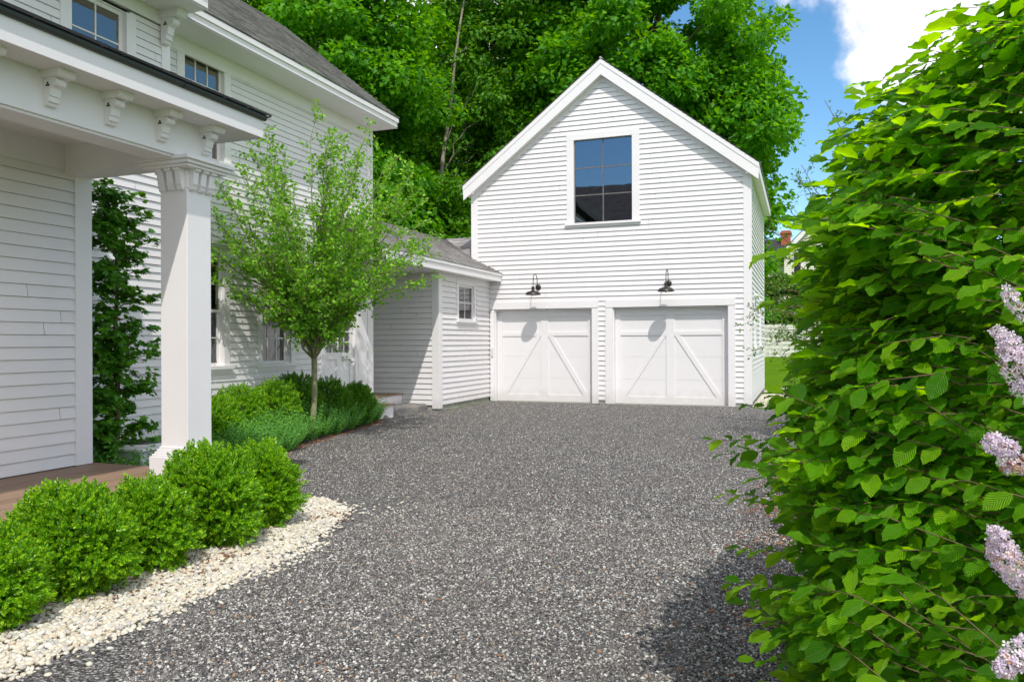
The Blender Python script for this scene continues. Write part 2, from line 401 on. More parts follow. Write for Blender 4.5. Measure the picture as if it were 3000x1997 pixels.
def window(par, P, u0, u1, v0, v1, cols=3, rows=2, casing=.11, sash=.045, recess=.05, hung=True, mat_s='trim', g='glass', curtain=0,
           sill=True, hood=0, mun=.018, head=None, pd=.022, name='window', depth=.9, label=None, castop=True):
    mb = MB(); head = casing if head is None else head
    mb.pbox(P, u0-casing, u0, v0-(.0 if sill else casing), v1, -.02, pd); mb.pbox(P, u1, u1+casing, v0-(.0 if sill else casing), v1, -.02, pd)
    if castop: mb.pbox(P, u0-casing, u1+casing, v1, v1+head, -.02, pd+.001)
    if not sill: mb.pbox(P, u0, u1, v0-casing, v0, -.02, pd)
    # reveals
    mb.pbox(P, u0-.012, u0, v0, v1, -recess-.06, -.02); mb.pbox(P, u1, u1+.012, v0, v1, -recess-.06, -.02)
    mb.pbox(P, u0-.012, u1+.012, v1, v1+.012, -recess-.06, -.02); mb.pbox(P, u0-.012, u1+.012, v0-.012, v0, -recess-.06, -.02)
    if hood:
        mb.pbox(P, u0-casing-.02, u1+casing+.02, v1+head, v1+head+.035, -.02, pd+.05)
        mb.pbox(P, u0-casing-.045, u1+casing+.045, v1+head+.035, v1+head+.035+hood, -.02, pd+.085)
    w = mb.build(name, M['trim'], par)
    if label: w['label'] = label
    if sill:
        MB().pbox(P, u0-casing-.035, u1+casing+.035, v0-.055, v0-.001, -.03, pd+.055).pbox(P, u0-casing-.01, u1+casing+.01, v0-.11, v0-.055, -.01, pd+.012).build('sill', M['trim'], w)
    def one(a0, a1, b0, b1, d, rws):
        s = MB(); S = sash
        s.pbox(P, a0, a0+S, b0, b1, d-.035, d); s.pbox(P, a1-S, a1, b0, b1, d-.035, d)
        s.pbox(P, a0+S, a1-S, b0, b0+S, d-.035, d-.001); s.pbox(P, a0+S, a1-S, b1-S, b1, d-.035, d-.001)
        for i in range(1, cols):
            x = a0+S+(a1-a0-2*S)*i/cols; s.pbox(P, x-mun/2, x+mun/2, b0+S, b1-S, d-.025, d-.004)
        for i in range(1, rws):
            y = b0+S+(b1-b0-2*S)*i/rws; s.pbox(P, a0+S, a1-S, y-mun/2, y+mun/2, d-.025, d-.006)
        s.build('sash', M[mat_s], w)
        q = MB(); q.quad(P(a0+S-.005, b0+S-.005, d-.015), P(a1-S+.005, b0+S-.005, d-.015), P(a1-S+.005, b1-S+.005, d-.015), P(a0+S-.005, b1-S+.005, d-.015))
        q.build('pane', M[g], w)
    vm = (v0+v1)/2
    if hung:
        one(u0, u1, vm-.02, v1, -recess+.0, rows); one(u0, u1, v0, vm+.02, -recess-.038, rows)
    else: one(u0, u1, v0, v1, -recess, rows)
    D = depth; b = MB()
    e = .0
    A = [(u0-.3, v0-.3), (u1+.3, v0-.3), (u1+.3, v1+.1), (u0-.3, v1+.1)]
    Q = lambda i, d: P(A[i][0], A[i][1], d)
    b.quad(Q(0, -D), Q(1, -D), Q(2, -D), Q(3, -D))
    for i in range(4): j = (i+1) % 4; b.quad(Q(i, -.16), Q(j, -.16), Q(j, -D), Q(i, -D))
    b.build('room_interior', M['dark'], w)
    if curtain:
        for side in ((0, 1) if curtain == 2 else (0,)):
            c = MB(); n = 26; wd = (u1-u0)*.46
            for k in range(n+1):
                u = (u0+wd*k/n) if side == 0 else (u1-wd*k/n)
                dd = -recess-.10+.02*math.sin(k*1.9)+.008*math.sin(k*4.1)
                c.v += [P(u, v0+.03, dd), P(u, v1-.02, dd)]
                if k: i = 2*k-2; c.f.append((i, i+2, i+3, i+1))
            c.build('curtain', M['curtain'], w)
    return w

# ------------------------------------------------------------------ garage
GX0, GX1, GY, GYB = -8.26, -1.13, 19.2, 25.7
XC, ZR, SL = -4.68, 8.62, .771
garage = empty('garage', (XC, 22, 0), 'white clapboard two-car garage with steep gable roof at the end of the driveway', 'garage')
DL, DR, DH = (-7.63, -4.975), (-4.44, -1.645), 2.41
HEAD = 2.60
WO = (-5.44, -3.94, 4.575, 6.69)
zt = lambda X: ZR-.05-SL*abs(X-XC)
def gable_u(v):
    if v < 5.62: return (GX0+.165, GX1-.16)
    h = (ZR-.12-v)/SL
    return (max(GX0+.165, XC-h), max(min(GX1-.16, XC+h), max(GX0+.165, XC-h)))
mb = MB()
hl = [(-7.95, -4.81, 0, HEAD+.0), (-4.63, -1.482, 0, HEAD), (WO[0]-.1, WO[1]+.1, WO[2]-.05, WO[3]+.1)]
claps(mb, PY(GY), gable_u, .10, 8.45, c=.1245, t=.023, holes=hl)
claps(mb, PX(GX1), (GY+.17, GYB-.15), .12, 5.5, c=.1245, t=.023, holes=[(20.30, 20.95, 1.35, 2.62), (22.9, 23.6, 1.35, 2.62)])
claps(mb, lambda u, v, d: (GX0-d, u, v), (GY+.17, GYB-.15), .12, 5.5, c=.1245, t=.023)
mb.quad((GX0+.05, GYB, .1), (GX1-.05, GYB, .1), (GX1-.05, GYB, 5.6), (XC, GYB, 8.5), (GX0+.05, GYB, 5.6))
mb.build('wall', M['clap'], garage)
cb = MB()
cb.box(GX0-.022, GX0+.165, GY-.024, GY+.02, .08, 5.62); cb.box(GX0-.024, GX0+.02, GY+.02, GY+.17, .08, 5.5)
cb.build('corner_board', M['trim'], garage)
cb = MB().box(GX1-.16, GX1+.022, GY-.024, GY+.02, .06, 5.6).box(GX1-.02, GX1+.024, GY+.02, GY+.17, .06, 5.5); cb.build('corner_board', M['trim'], garage)
MB().box(GX1-.02, GX1+.024, GYB-.15, GYB+.02, .06, 5.5).build('corner_board', M['trim'], garage)
for q in ((-8.24, -7.8, GY-.005, GY+.3, -.1, .10), (-4.80, -4.64, GY-.002, GY+.3, -.1, .10), (-1.48, GX1-.02, GY-.004, GY+.3, -.1, .10), (GX1-.3, GX1-.012, GY+.301, GYB, -.1, .12)): MB().box(*q).build('foundation', M['concrete'], garage)
MB().box(-7.70, -4.9, GY-.03, GY+.35, -.1, .018).box(-4.5, -1.58, GY-.03, GY+.35, -.1, .018).build('door_apron', M['concrete'], garage)
# door casings
P = PY(GY)
cs = MB()
for a, b_, c, d in ((-7.745, -7.63, 0, DH), (-4.975, -4.81, -.0, DH), (-4.63, -4.44, 0, DH), (-1.645, -1.482, -.0, DH), (-7.93, -4.81, DH, HEAD), (-4.63, -1.482, DH, HEAD)):
    cs.pbox(P, a, b_, c+.012, d, -.02, .034 if c == 0 else .036)
for a in (-7.63, -4.975-.02, -4.44, -1.645-.02): cs.pbox(P, a-.0, a+.02, .012, DH, -.24, -.02)
for a, b_ in (DL, DR): cs.pbox(P, a, b_, DH-.02, DH-.001, -.24, -.021)
cs.pbox(P, -7.95, -7.93, .02, HEAD, -.01, .01)
cs.build('door_casing', M['trim'], garage)
for nm, (a, b_) in (('left', DL), ('right', DR)):
    D0 = -.20; a += .022; b_ -= .022; o = .022; w_ = b_-a
    slab = MB(); zz = [.02, .62, 1.19, 1.80, 2.385]
    for i in range(4): slab.pbox(P, a, b_, zz[i]+.003, zz[i+1]-.003, D0-.04, D0)
    slab.pbox(P, a, b_, .02, 2.385, D0-.05, D0-.006)
    seal = MB().pbox(P, a, b_, .0185, .03, D0-.02, D0+.006)
    dr = slab.build('garage_door', M['door'], garage)
    dr['label'] = 'white carriage-style garage door beside the breezeway' if nm == 'left' else 'white carriage-style garage door near the free corner'
    tr = MB(); c_ = (a+b_)/2; st = .135; cw = .10
    zb, z1, z2, z3 = .19, 1.72, 1.82, 2.22
    def T(x0, x1, y0, y1): tr.pbox(P, x0, x1, y0, y1, D0, D0+o)
    T(a, a+st, .02, 2.385); T(b_-st, b_, .02, 2.385); T(c_-cw, c_+cw, .02, 2.385)
    for q0, q1 in ((a+st, c_-cw), (c_+cw, b_-st)):
        T(q0, q1, .02, zb); T(q0, q1, z1, z2); T(q0, q1, z3, 2.385)
    tr.build('door_rail', M['door'], dr); seal.build('rubber_seal', M['gutter'], dr)
    for sgn in (1, -1):
        q0, q1 = (a+st, c_-cw) if sgn == 1 else (b_-st, c_+cw)
        bw = .13*sgn
        MB().prism([(q0, zb), (q0+bw, zb), (q1, z1-.0), (q1, z1-.001), (q1-bw, z1)], D0, D0+o-.002, lambda x, z, d: P(x, z, d)).build('door_brace', M['door'], dr)
# gable window (metal frame, six big panes)
gw = window(garage, P, *WO, cols=2, rows=3, casing=.185, sash=.022, recess=.045, hung=False, mat_s='muntin', g='glassrefl', mun=.028, head=.15, pd=.03, depth=2.5, label='tall six-pane window in the garage gable')
for y0, y1 in ((20.34, 20.91), (22.94, 23.56)):
    window(garage, PX(GX1), y0, y1, 1.42, 2.55, cols=2, rows=1, casing=.10, hood=.05, pd=.03)
# keypad
MB().box(-7.715, -7.655, GY-.06, GY-.034, 1.18, 1.42).build('keypad', M['acgrey'], garage)
# roof
rf = MB(); OH = .21; EX = 3.76; hyp = math.hypot(1, SL); Ls = EX*hyp
for sg in (1, -1):
    Pn = lambda u, v, d, sg=sg: (XC+sg*(EX-v/hyp)+sg*d*SL/hyp, u, ZR-SL*EX+v*SL/hyp+d/hyp)
    shingles(rf, Pn, (GY-OH-.03, GYB+.2), -.02, Ls, c=.14, seed=3+sg)
rf.tube([(XC, GY-OH-.02, ZR+.01), (XC, GYB+.2, ZR+.01)], .035, 6)
rf.build('roof', M['shingle'], garage)
rk = MB()
def slope_bar(x0, x1, y0, y1, d0, d1, sg):       # bar under the roof surface, following the slope
    z = lambda x: ZR-SL*abs(x-XC)
    A = [(x0, z(x0)-d0), (x1, z(x1)-d0), (x1, z(x1)-d1), (x0, z(x0)-d1)]
    rk.prism(A, y0, y1, lambda a, b, w: (a, w, b))
for sg in (1, -1):
    xe = XC+sg*EX
    slope_bar(XC, xe, GY-OH-.012, GY-OH+.02, .012, .13, sg)      # crown
    slope_bar(XC, xe-sg*.012, GY-OH, GY-OH+.025, .13, .40, sg)    # rake board
    slope_bar(XC, xe-sg*.02, GY-OH+.02, GYB+.18, .02, .06, sg)    # deck
    slope_bar(XC, xe-sg*.2, GY-OH+.02, GY+.0, .355, .385, sg)   # soffit
    slope_bar(XC, xe-sg*.30, GY-.022, GY-.002, .385, .50, sg)
    # eave box
    x0, x1 = sorted((xe-sg*.02, XC+sg*(3.55)))
    ze = ZR-SL*EX
    rk.box(x0, x1, GY-OH+.03, GYB+.18, ze-.235, ze-.205)
    xf = sorted((xe-sg*.001, xe-sg*.03)); rk.box(xf[0], xf[1], GY-OH-.002, GYB+.18, ze-.24, ze-.02)
    rk.box(min(xe-sg*.30, xe-sg*.03), max(xe-sg*.30, xe-sg*.03), GY-OH+.0235, GY-OH+.03, ze-.232, ze-.03)
rk.build('rake_board', M['trim'], garage)

# wall lamps
def lamp(x, lab):
    L = empty('wall_lamp', (x, GY, 2.98), lab, 'lamp', 'gooseneck barn lamps above the garage doors')
    y0 = GY-.017
    MB().lathe([(0, 0), (.072, 0), (.075, .012), (.06, .035), (.02, .045), (0, .045)], (0, 0, 0), 20, lambda a, b, z: (x+a, y0-z, 2.98+b)).build('mounting_plate', M['bronze'], L, True)
    pts = [(x, y0-.02, 2.98), (x, y0-.09, 3.02)]
    for k in range(13):
        a = math.pi*k/12; pts.append((x, y0-.255+.155*math.cos(a)*1.0, 3.14+.155*math.sin(a)))
    pts += [(x, y0-.415, 3.06), (x, y0-.43, 2.93)]
    MB().tube(pts, .010, 8).build('gooseneck', M['bronze'], L, True)
    c = (x, y0-.43, 2.76)
    sh = MB().lathe([(.20, 0), (.195, .012), (.178, .05), (.15, .075), (.10, .09), (.06, .10), (.042, .115), (.036, .17), (.04, .175), (.04, .20), (.02, .21), (0, .21)], c, 32)
    sh.lathe([(.196, 0), (.172, .047), (.10, .085), (.03, .095)], c, 32); sh.build('lamp_shade', M['bronze'], L, True)
    MB().lathe([(0, -.025), (.022, -.018), (.03, .005), (.022, .04), (.015, .09)], c, 14).build('bulb', M['glass'], L, True)
lamp(-6.40, 'dark gooseneck barn lamp over the garage door next to the breezeway')
lamp(-3.045, 'dark gooseneck barn lamp over the garage door nearest the free garage corner')

# ------------------------------------------------------------------ breezeway
BX, BY0 = -7.78, 16.1
bz = empty('breezeway', (BX-.6, 17.5, 0), 'low white clapboard breezeway with shingled roof between house and garage', 'breezeway')
mb = MB()
claps(mb, PX(BX), (BY0+.16, GY-.0), .13, 3.17, c=.1245, t=.023, holes=[(17.10, 18.30, 2.06, 3.2)])
claps(mb, PY(BY0), (-11, BX-.15), .13, 3.17, c=.1245, t=.023)
mb.build('wall', M['clap'], bz)
MB().box(BX-.15, BX+.024, BY0-.026, BY0+.02, .05, 3.164).box(BX-.02, BX+.026, BY0+.02, BY0+.16, .05, 3.164).build('corner_board', M['trim'], bz)
MB().box(BX-.3, BX-.01, BY0+.02, GY, -.1, .13).box(-11, BX-.1, BY0+.01, BY0+.3, -.1, .13).build('foundation', M['concrete'], bz)
window(bz, PX(BX), 17.20, 18.15, 2.10, 2.97, cols=2, rows=2, casing=.12, sash=.05, recess=.03, hung=False, mun=.022, head=.14, pd=.024)
MB().box(BX-.01, BX+.02, BY0+.16, GY-.001, 3.0, 3.16).build('frieze', M['trim'], bz)
EV = -7.42; EZ = 3.36
rf = MB(); sl = .5; hp = math.hypot(1, sl)
PA = lambda u, v, d: (EV+.03-v/hp+d*sl/hp, u, EZ+v*sl/hp+d/hp)
def ua(v):
    x = EV+.03-v/hp
    return (13.0, GY-.005 if x > GX0 else GY-.005+(GX0-x)*1.053)
shingles(rf, PA, ua, 0, 2.38*hp, c=.14, seed=9)
PB = lambda u, v, d: (u, GY+v/hp-d*sl/hp, 3.79+v*sl/hp+d/hp)
shingles(rf, PB, lambda v: (GX0-.02-(v/hp)*.95, GX0-.012), 0, 1.6*hp, c=.14, seed=10)
zt_ = EZ+2.38*sl
rf.quad((EV-2.35, 13, zt_), (EV-2.35, 21, zt_), (EV-5, 21, zt_-1.2), (EV-5, 13, zt_-1.2))
rf.quad((GX0, GY+1.6, 3.79+.8), (EV-2.4, GY+1.6, 3.79+.8), (EV-2.4, GY+4, 3.4), (GX0, GY+4, 3.4))
rf.build('roof', M['shingle'], bz)
MB().box(EV-.03, EV, 13.0, GY-.03, 3.15, 3.30).box(EV-.03, EV+.025, 13.0, GY-.03, 3.30, EZ+.0).build('fascia', M['trim'], bz)
MB().box(-11, EV-.03, 14.62, GY-.03, 3.165, 3.18).box(BX+.02, EV-.03, 13.0, 14.62, 3.165, 3.18).build('soffit', M['trim'], bz)
# entry landing and steps
ld = empty('entry_landing', (-9.2, 15.3, 0), 'white boxed entry landing with brown top in the recess between house and breezeway', 'landing')
MB().box(-10.6, -8.70, 14.52, BY0-.03, -.05, .36).build('riser', M['trim'], ld)
MB().box(-10.6, -8.67, 14.50, BY0-.025, .36, .39).build('tread', M['deck'], ld)
ds = empty('door_step', (-8.3, 13.3, 0), 'white box step with brown tread below the glazed house door', 'step')
MB().box(-8.58, -8.03, 12.5, 14.45, -.05, .26).build('riser', M['trim'], ds)
MB().box(-8.59, -8.0, 12.47, 14.48, .26, .29).build('tread', M['deck'], ds)
# rough granite step
mb = MB(); n1, n2 = 22, 8; x0, x1, y0, y1 = -8.66, -8.06, 13.98, 16.38
rr = random.Random(3); idx = {}
for i in range(n1+1):
    for j in range(n2+1):
        e = min(i, n1-i, j, n2-j)
        idx[i, j] = len(mb.v)
        mb.v.append((x0+(x1-x0)*j/n2+rr.uniform(-.012, .012)+(.02*math.sin(i*.9) if j == n2 else 0), y0+(y1-y0)*i/n1+rr.uniform(-.01, .01), .168+rr.uniform(-.006, .006)-(.018 if e == 0 else 0)))
for i in range(n1):
    for j in range(n2): mb.f.append((idx[i, j], idx[i+1, j], idx[i+1, j+1], idx[i, j+1]))
ring = [(i, n2) for i in range(n1+1)]; lay = [[idx[r] for r in ring]]
for zz in (.11, .055, -.02):
    row = []
    for r in ring:
        p = mb.v[idx[r]]; row.append(len(mb.v)); mb.v.append((p[0]+rr.uniform(-.01, .03), p[1], zz+rr.uniform(-.01, .01)))
    lay.append(row)
for a, b_ in zip(lay, lay[1:]):
    for k in range(len(a)-1): mb.f.append((a[k], a[k+1], b_[k+1], b_[k]))
for sd_, jj in ((0, 0), (n1, 0)):
    for j in range(n2):
        a, b_ = mb.v[idx[sd_, j]], mb.v[idx[sd_, j+1]]
        mb.quad(a, b_, (b_[0], b_[1], -.03), (a[0], a[1], -.03))
tag(mb.build('stone_step', M['granite'], None, True), 'long rough grey granite slab step lying at the foot of the entry landing', 'step')

# ------------------------------------------------------------------ house
WX, WY1 = -8.60, 14.55; KX, KY1 = -8.0, 8.24
house = empty('house', (-10, 8, 0), 'tall white clapboard farmhouse with cornice and grey shingled roof behind the porch', 'house')
w1 = (9.13, 10.0, 1.21, 2.93); w3 = (10.93, 11.72, 1.21, 2.93); w2 = (9.17, 10.02, 4.42, 5.93); dr_ = (12.76, 13.84, .32, 2.55); wb = (6.75, 7.54, 4.10, 5.75)
mb = MB()
claps(mb, PX(WX), (KY1, WY1-.2), .24, 5.86, c=.1035, t=.017, slot=.0035, holes=[(a-.06, b-0+.06, c-.05, d+.06) for a, b, c, d in (w1, w3, w2)]+[(dr_[0]-.08, dr_[1]+.56, .1, dr_[3]+.08)])
claps(mb, PX(KX), (5.0, KY1-.12), .33, 5.78, c=.1035, t=.017, slot=.0035, holes=[(wb[0]-.06, wb[1]+.06, wb[2]-.05, 5.82)])
claps(mb, PY(WY1, 1), (-13.0, WX-.15), .24, 6.0, c=.1035, t=.017, slot=.0035)
claps(mb, PY(KY1-.004, 1), (WX-3, KX-.14), .33, 5.9, c=.1035, t=.017, slot=.0035)
mb.quad((-13.2, WY1-.02, 6.0), (WX-.1, WY1-.02, 6.0), (-10.885, WY1-.02, 8.3))
mb.quad((-15.6, 8.24, 5.9), (-8.05, 8.24, 5.9), (-11.6, 8.24, 9.1))
mb.quad((-15.6, -3, 5.9), (-8.05, -3, 5.9), (-11.6, -3, 9.1)); mb.quad((-15.6, -3, 0), (-8.05, -3, 0), (-8.05, -3, 5.9), (-15.6, -3, 5.9))
mb.quad((-8.03, -3, 2.5), (-8.03, 5.0, 2.5), (-8.03, 5.0, 5.95), (-8.03, -3, 5.95))
mb.quad((-15.6, -3, 0), (-15.6, 14.5, 0), (-15.6, 14.5, 5.95), (-15.6, -3, 5.95))
mb.build('wall', M['clap'], house)
MB().box(WX-.3, WX-.012, KY1, WY1, -.1, .24).box(KX-.3, KX-.012, 5.0, KY1-.01, -.1, .33).build('foundation', M['concrete'], house)
MB().box(WX-.02, WX+.024, WY1-.2, WY1+.02, .2, 5.9).build('corner_board', M['trim'], house)
MB().box(KX-.02, KX+.024, KY1-.125, KY1+.02, .3, 5.86).build('corner_board', M['trim'], house)
MB().box(WX-.02, WX+.03, KY1+.02, WY1+.022, 5.86, 6.10).build('frieze', M['trim'], house)
MB().box(KX-.02, KX+.032, -3, KY1+.022, 5.80, 5.975).build('frieze', M['trim'], house)
window(house, PX(WX), *w1, cols=3, rows=2, casing=.12, hood=.06, head=.14, curtain=1, label='tall double-hung window with grey-green curtain, nearest the column')
window(house, PX(WX), *w3, cols=3, rows=2, casing=.12, hood=.06, head=.14, curtain=2, label='double-hung window with pale curtains behind the young tree')
window(house, PX(WX), *w2, cols=3, rows=2, casing=.15, castop=False, g='glassup', label='upper window tucked under the wing eave')
window(house, PX(KX), *wb, cols=2, rows=2, casing=.15, castop=False, g='glassup', curtain=0, sash=.05, label='upper window above the porch roof')
# door
P = PX(WX); a, b_, c, d = dr_
dm = MB(); fr = MB()
fr.pbox(P, a-.12, a, .3, d, -.02, .03); fr.pbox(P, b_, b_+.09, .3, d, -.02, .03); fr.pbox(P, a-.12, b_+.09, d, d+.14, -.02, .034)
fr.pbox(P, b_+.09, WY1-.2-.002, .3, 2.9, -.02, .012); fr.pbox(P, b_+.14, b_+.155, .32, 2.8, .012, .02)
fr.build('door_casing', M['trim'], house)
st = .12
dm.pbox(P, a, a+st, c, d, -.07, -.02); dm.pbox(P, b_-st, b_, c, d, -.07, -.02); dm.pbox(P, a+st, b_-st, d-.14, d, -.07, -.021)
dm.pbox(P, a+st, b_-st, 1.24, 1.37, -.07, -.021); dm.pbox(P, a+st, b_-st, c, c+.2, -.07, -.021); dm.pbox(P, a+st, b_-st, c+.2, 1.24, -.065, -.045)
mid = (a+b_)/2; dm.pbox(P, mid-.06, mid+.06, c+.2, 1.24, -.045, -.022)
for i in range(1, 4):
    x = a+st+(b_-a-2*st)*i/4; dm.pbox(P, x-.012, x+.012, 1.37, d-.14, -.06, -.028)
for i in range(1, 5):
    y = 1.37+(d-.14-1.37)*i/5; dm.pbox(P, a+st, b_-st, y-.012, y+.012, -.06, -.030)
dd = dm.build('door', M['trim'], house); dd['label'] = 'white house door glazed with small panes above two panels'
MB().quad(P(a+st, 1.37, -.05), P(b_-st, 1.37, -.05), P(b_-st, d-.14, -.05), P(a+st, d-.14, -.05)).build('pane', M['glass'], dd)
MB().pbox(P, a-.2, b_+.2, 1.0, d+.1, -.9, -.85).pbox(P, a-.2, a-.19, 1, d+.1, -.85, -.1).build('room_interior', M['dark'], dd)
MB().tube([P(b_-.06, 1.18, -.02), P(b_-.06, 1.18, .03), P(b_-.16, 1.18, .035)], .011, 8).build('handle', M['bronze'], dd, True)
# roofs
rf = MB(); RXw, RZw = -10.885, 8.665; EXw, EZw = -7.97, 6.30; rn = RXw-EXw; q = (RZw-EZw)/abs(rn); hq = math.hypot(1, q)
shingles(rf, lambda u, v, d: (EXw-v/hq+d*q/hq, u, EZw+v*q/hq+d/hq), (KY1-.3, 14.64), 0, abs(rn)*hq, c=.14, seed=21)
rf.quad((RXw, KY1, RZw), (RXw, 14.64, RZw), (RXw-2.9, 14.64, EZw), (RXw-2.9, KY1, EZw))
rf.build('roof', M['shingle'], house)
rf = MB(); sB = .78; hB = math.hypot(1, sB)
shingles(rf, lambda u, v, d: (-7.32-v/hB+d*sB/hB, u, 6.24+v*sB/hB+d/hB), (-4, KY1+.07), 0, 4.2*hB, c=.14, seed=22)
rf.quad((-11.52, -4, 6.24+4.2*sB), (-11.52, 8.3, 6.24+4.2*sB), (-15.8, 8.3, 6.2), (-15.8, -4, 6.2))
rf.build('roof', M['shingle'], house)
ct = MB()
ct.box(-8.0, WX+.03, KY1+.02, 14.62, 6.085, 6.10)                       # wing soffit
ct.box(-8.03, -8.0, KY1+.1, 14.62, 6.08, 6.20); ct.box(-8.03, -7.975, KY1+.1, 14.63, 6.20, 6.285)
ct.prism([(-8.0, 6.09), (-8.0, 6.27), (RXw, RZw-.03), (-13.8, 6.27), (-13.8, 6.09), (RXw, RZw-.28)], 14.60, 14.625, lambda x, z, w: (x, w, z))
ct.build('cornice', M['trim'], house)
ct = MB()
ct.box(-7.35, KX+.032, -3, KY1+.03, 5.97, 5.985); ct.box(-7.38, -7.35, -3, KY1+.035, 5.965, 6.12); ct.box(-7.38, -7.325, -3, KY1+.04, 6.12, 6.225)
ct.box(-8.0, -7.38, KY1+.01, KY1+.035, 5.986, 6.12)
ct.build('cornice', M['trim'], house)

# corbel bracket profile (o = out from wall, z down from soffit)
def bracket(par, x, y, z, s=1.0, w=.085):
    B = MB()
    M3 = lambda a, b, ww: (x+a*s, y+ww, z+b*s)
    B.prism([(0, 0), (.26, 0), (.26, -.045), (.235, -.075), (0, -.075)], -w*.8, w*.8, M3)
    prof = [(0, -.07), (.15, -.07)]
    for k in range(9):
        a = math.pi*(.5-k/8*1.05); prof.append((.13+.045*math.cos(a), -.115+.045*math.sin(a)))
    prof += [(.105, -.18), (.09, -.235), (.095, -.245), (.078, -.25), (.072, -.29), (.08, -.30), (.055, -.31), (.045, -.335), (0, -.345)]
    B.prism(prof, -w/2, w/2, M3)
    o = B.build('bracket', M['trim'], par)
    t_ = MB()
    for da, db in ((0, .016), (-.013, -.006), (.013, -.006)):
        t_.lathe([(0, 0), (.011, 0), (.011, .003), (0, .003)], (0, 0, 0), 10, lambda p, q, r_: (x+(.062+da+p)*s, y-w/2-r_-.0005, z+(-.14+db+q)*s))
    t_.build('trefoil', M['dark'], o)
for yy in (7.62+.52, 6.2, 5.1): bracket(house, KX+.033, yy, 5.97, 1.25, .11)

# ------------------------------------------------------------------ porch
porch = empty('porch', (-5.7, 3, 0), 'white side porch with square column, bracketed eave and brown deck', 'porch')
VX, VY = -6.52, 5.69; DZ = .40
mb = MB()
claps(mb, PX(VX), (-3, VY-.16), DZ+.01, 3.2, c=.113, t=.017, slot=.0035)
claps(mb, PY(VY-.003, 1), (-8.0, VX-.14), DZ-.1, 3.4, c=.113, t=.017, slot=.0035)
mb.build('wall', M['clap'], porch)
MB().box(VX-.02, VX+.024, VY-.165, VY+.02, DZ+.005, 3.2).box(VX-.01, VX+.022, -3, VY-.165, 3.2, 3.46).build('corner_board', M['trim'], porch)
dk = MB(); x = -4.965; k = 0
dk.box(-5.02, -4.94, -2.5, 5.80, DZ-.028, DZ)
x = -5.024
while x > -7.7:
    dk.box(x-.136, x, -2.5, 5.76, DZ-.028, DZ-.0015*(k % 2)); x -= .141; k += 1
dk.build('deck', M['deck'], porch)
MB().box(-5.0, -4.975, -2.5, 5.74, .0, DZ-.03).box(-7.9, -5.0, 5.70, 5.74, 0, DZ-.03).box(-4.985, -4.965, -2.5, 5.75, DZ-.16, DZ-.03).build('deck_skirt', M['trim'], porch)
cx0, cx1, cy0, cy1 = -5.352, -5.052, 5.42, 5.715
col = MB().box(cx0, cx1, cy0, cy1, DZ+.25, 2.95).build('column', M['trim'], porch, bevel=.006)
def ringbox(mb, g, z0, z1): mb.box(cx0-g, cx1+g, cy0-g, cy1+g, z0, z1)
bs = MB(); ringbox(bs, .07, DZ, DZ+.17)
for g, a, b_ in ((.055, .17, .19), (.04, .19, .21), (.028, .21, .23), (.012, .23, .255)): ringbox(bs, g, DZ+a+.0005, DZ+b_)
bs.build('column_base', M['trim'], col, bevel=.005)
cp = MB(); ringbox(cp, .006, 2.93, 3.10); ringbox(cp, .125, 3.125, 3.155); ringbox(cp, .15, 3.1555, 3.19); ringbox(cp, .10, 3.10, 3.1245)
cp.build('capital', M['trim'], col, bevel=.004)
cbk = MB(); prof = [(0, 0), (.075, 0), (.08, -.02), (.055, -.03), (.045, -.10), (.04, -.125), (.05, -.13), (.038, -.15), (.028, -.155), (.034, -.165), (.02, -.185), (0, -.19)]
for i in range(3):
    u = .052+i*.098
    for fx in (cx1+.006, cx0-.006):
        sg = 1 if fx > -5.2 else -1
        cbk.prism([(a*sg, b_) for a, b_ in prof], cy0+u-.032, cy0+u+.032, lambda a, b, w: (fx+a, w, 3.10+b))
    for fy, sg in ((cy0-.006, -1), (cy1+.006, 1)):
        cbk.prism([(a*sg, b_) for a, b_ in prof], cx0+u-.032, cx0+u+.032, lambda a, b, w: (w, fy+a, 3.10+b))
cbk.build('capital_bracket', M['trim'], col, bevel=.002)
# beams, ceiling, soffit, fascia
MB().box(-5.35, -5.05, -3, 5.73, 3.191, 3.512).box(-5.33, -5.07, -3, 5.71, 3.17, 3.1905).box(VX, -5.36, 5.42, 5.70, 3.17, 3.512).build('beam', M['trim'], porch)
MB().box(VX, -5.35, -3, 5.42, 3.44, 3.46).build('ceiling', M['trim'], porch)
MB().box(-5.05, -4.79, -3, 6.10, 3.505, 3.52).box(VX, -5.05, 5.73, 6.10, 3.505, 3.52).build('soffit', M['trim'], porch)
MB().box(-4.79, -4.76, -3, 6.085, 3.50, 3.68).box(-8.0, -4.79, 6.07, 6.10, 3.50, 3.68).build('fascia', M['trim'], porch)
for yy in (1.75, 2.27, 2.79, 3.31, 3.83, 4.345, 4.86, 5.375): bracket(porch, -5.05, yy+.31-.06, 3.505, .72, .085)
g = MB()
pr = [(-4.76, 3.662), (-4.748, 3.660), (-4.736, 3.665), (-4.728, 3.674), (-4.724, 3.688), (-4.724, 3.700), (-4.76, 3.700)]
for y0, y1 in ((-3, 5.045), (5.055, 6.10)): g.prism(pr, y0, y1, lambda x, z, w: (x, w, z))
g.prism([(x-.004*(x < -4.73), z+.004*(z > 3.66)) for x, z in pr], 5.045, 5.055, lambda x, z, w: (x-.004, w, z+.001))
g.build('drip_edge', M['gutter'], porch)
rf = MB(); sp = .2; hp2 = math.hypot(1, sp)
shingles(rf, lambda u, v, d: (-4.708-v/hp2+d*sp/hp2, u, 3.706+v*sp/hp2+d/hp2), (-3, 6.14), 0, 3.3*hp2, c=.14, seed=31)
rf.quad((-4.712, -3, 3.7015), (-4.712, 6.13, 3.7015), (-8.0, 6.13, 3.695), (-8.0, -3, 3.695))
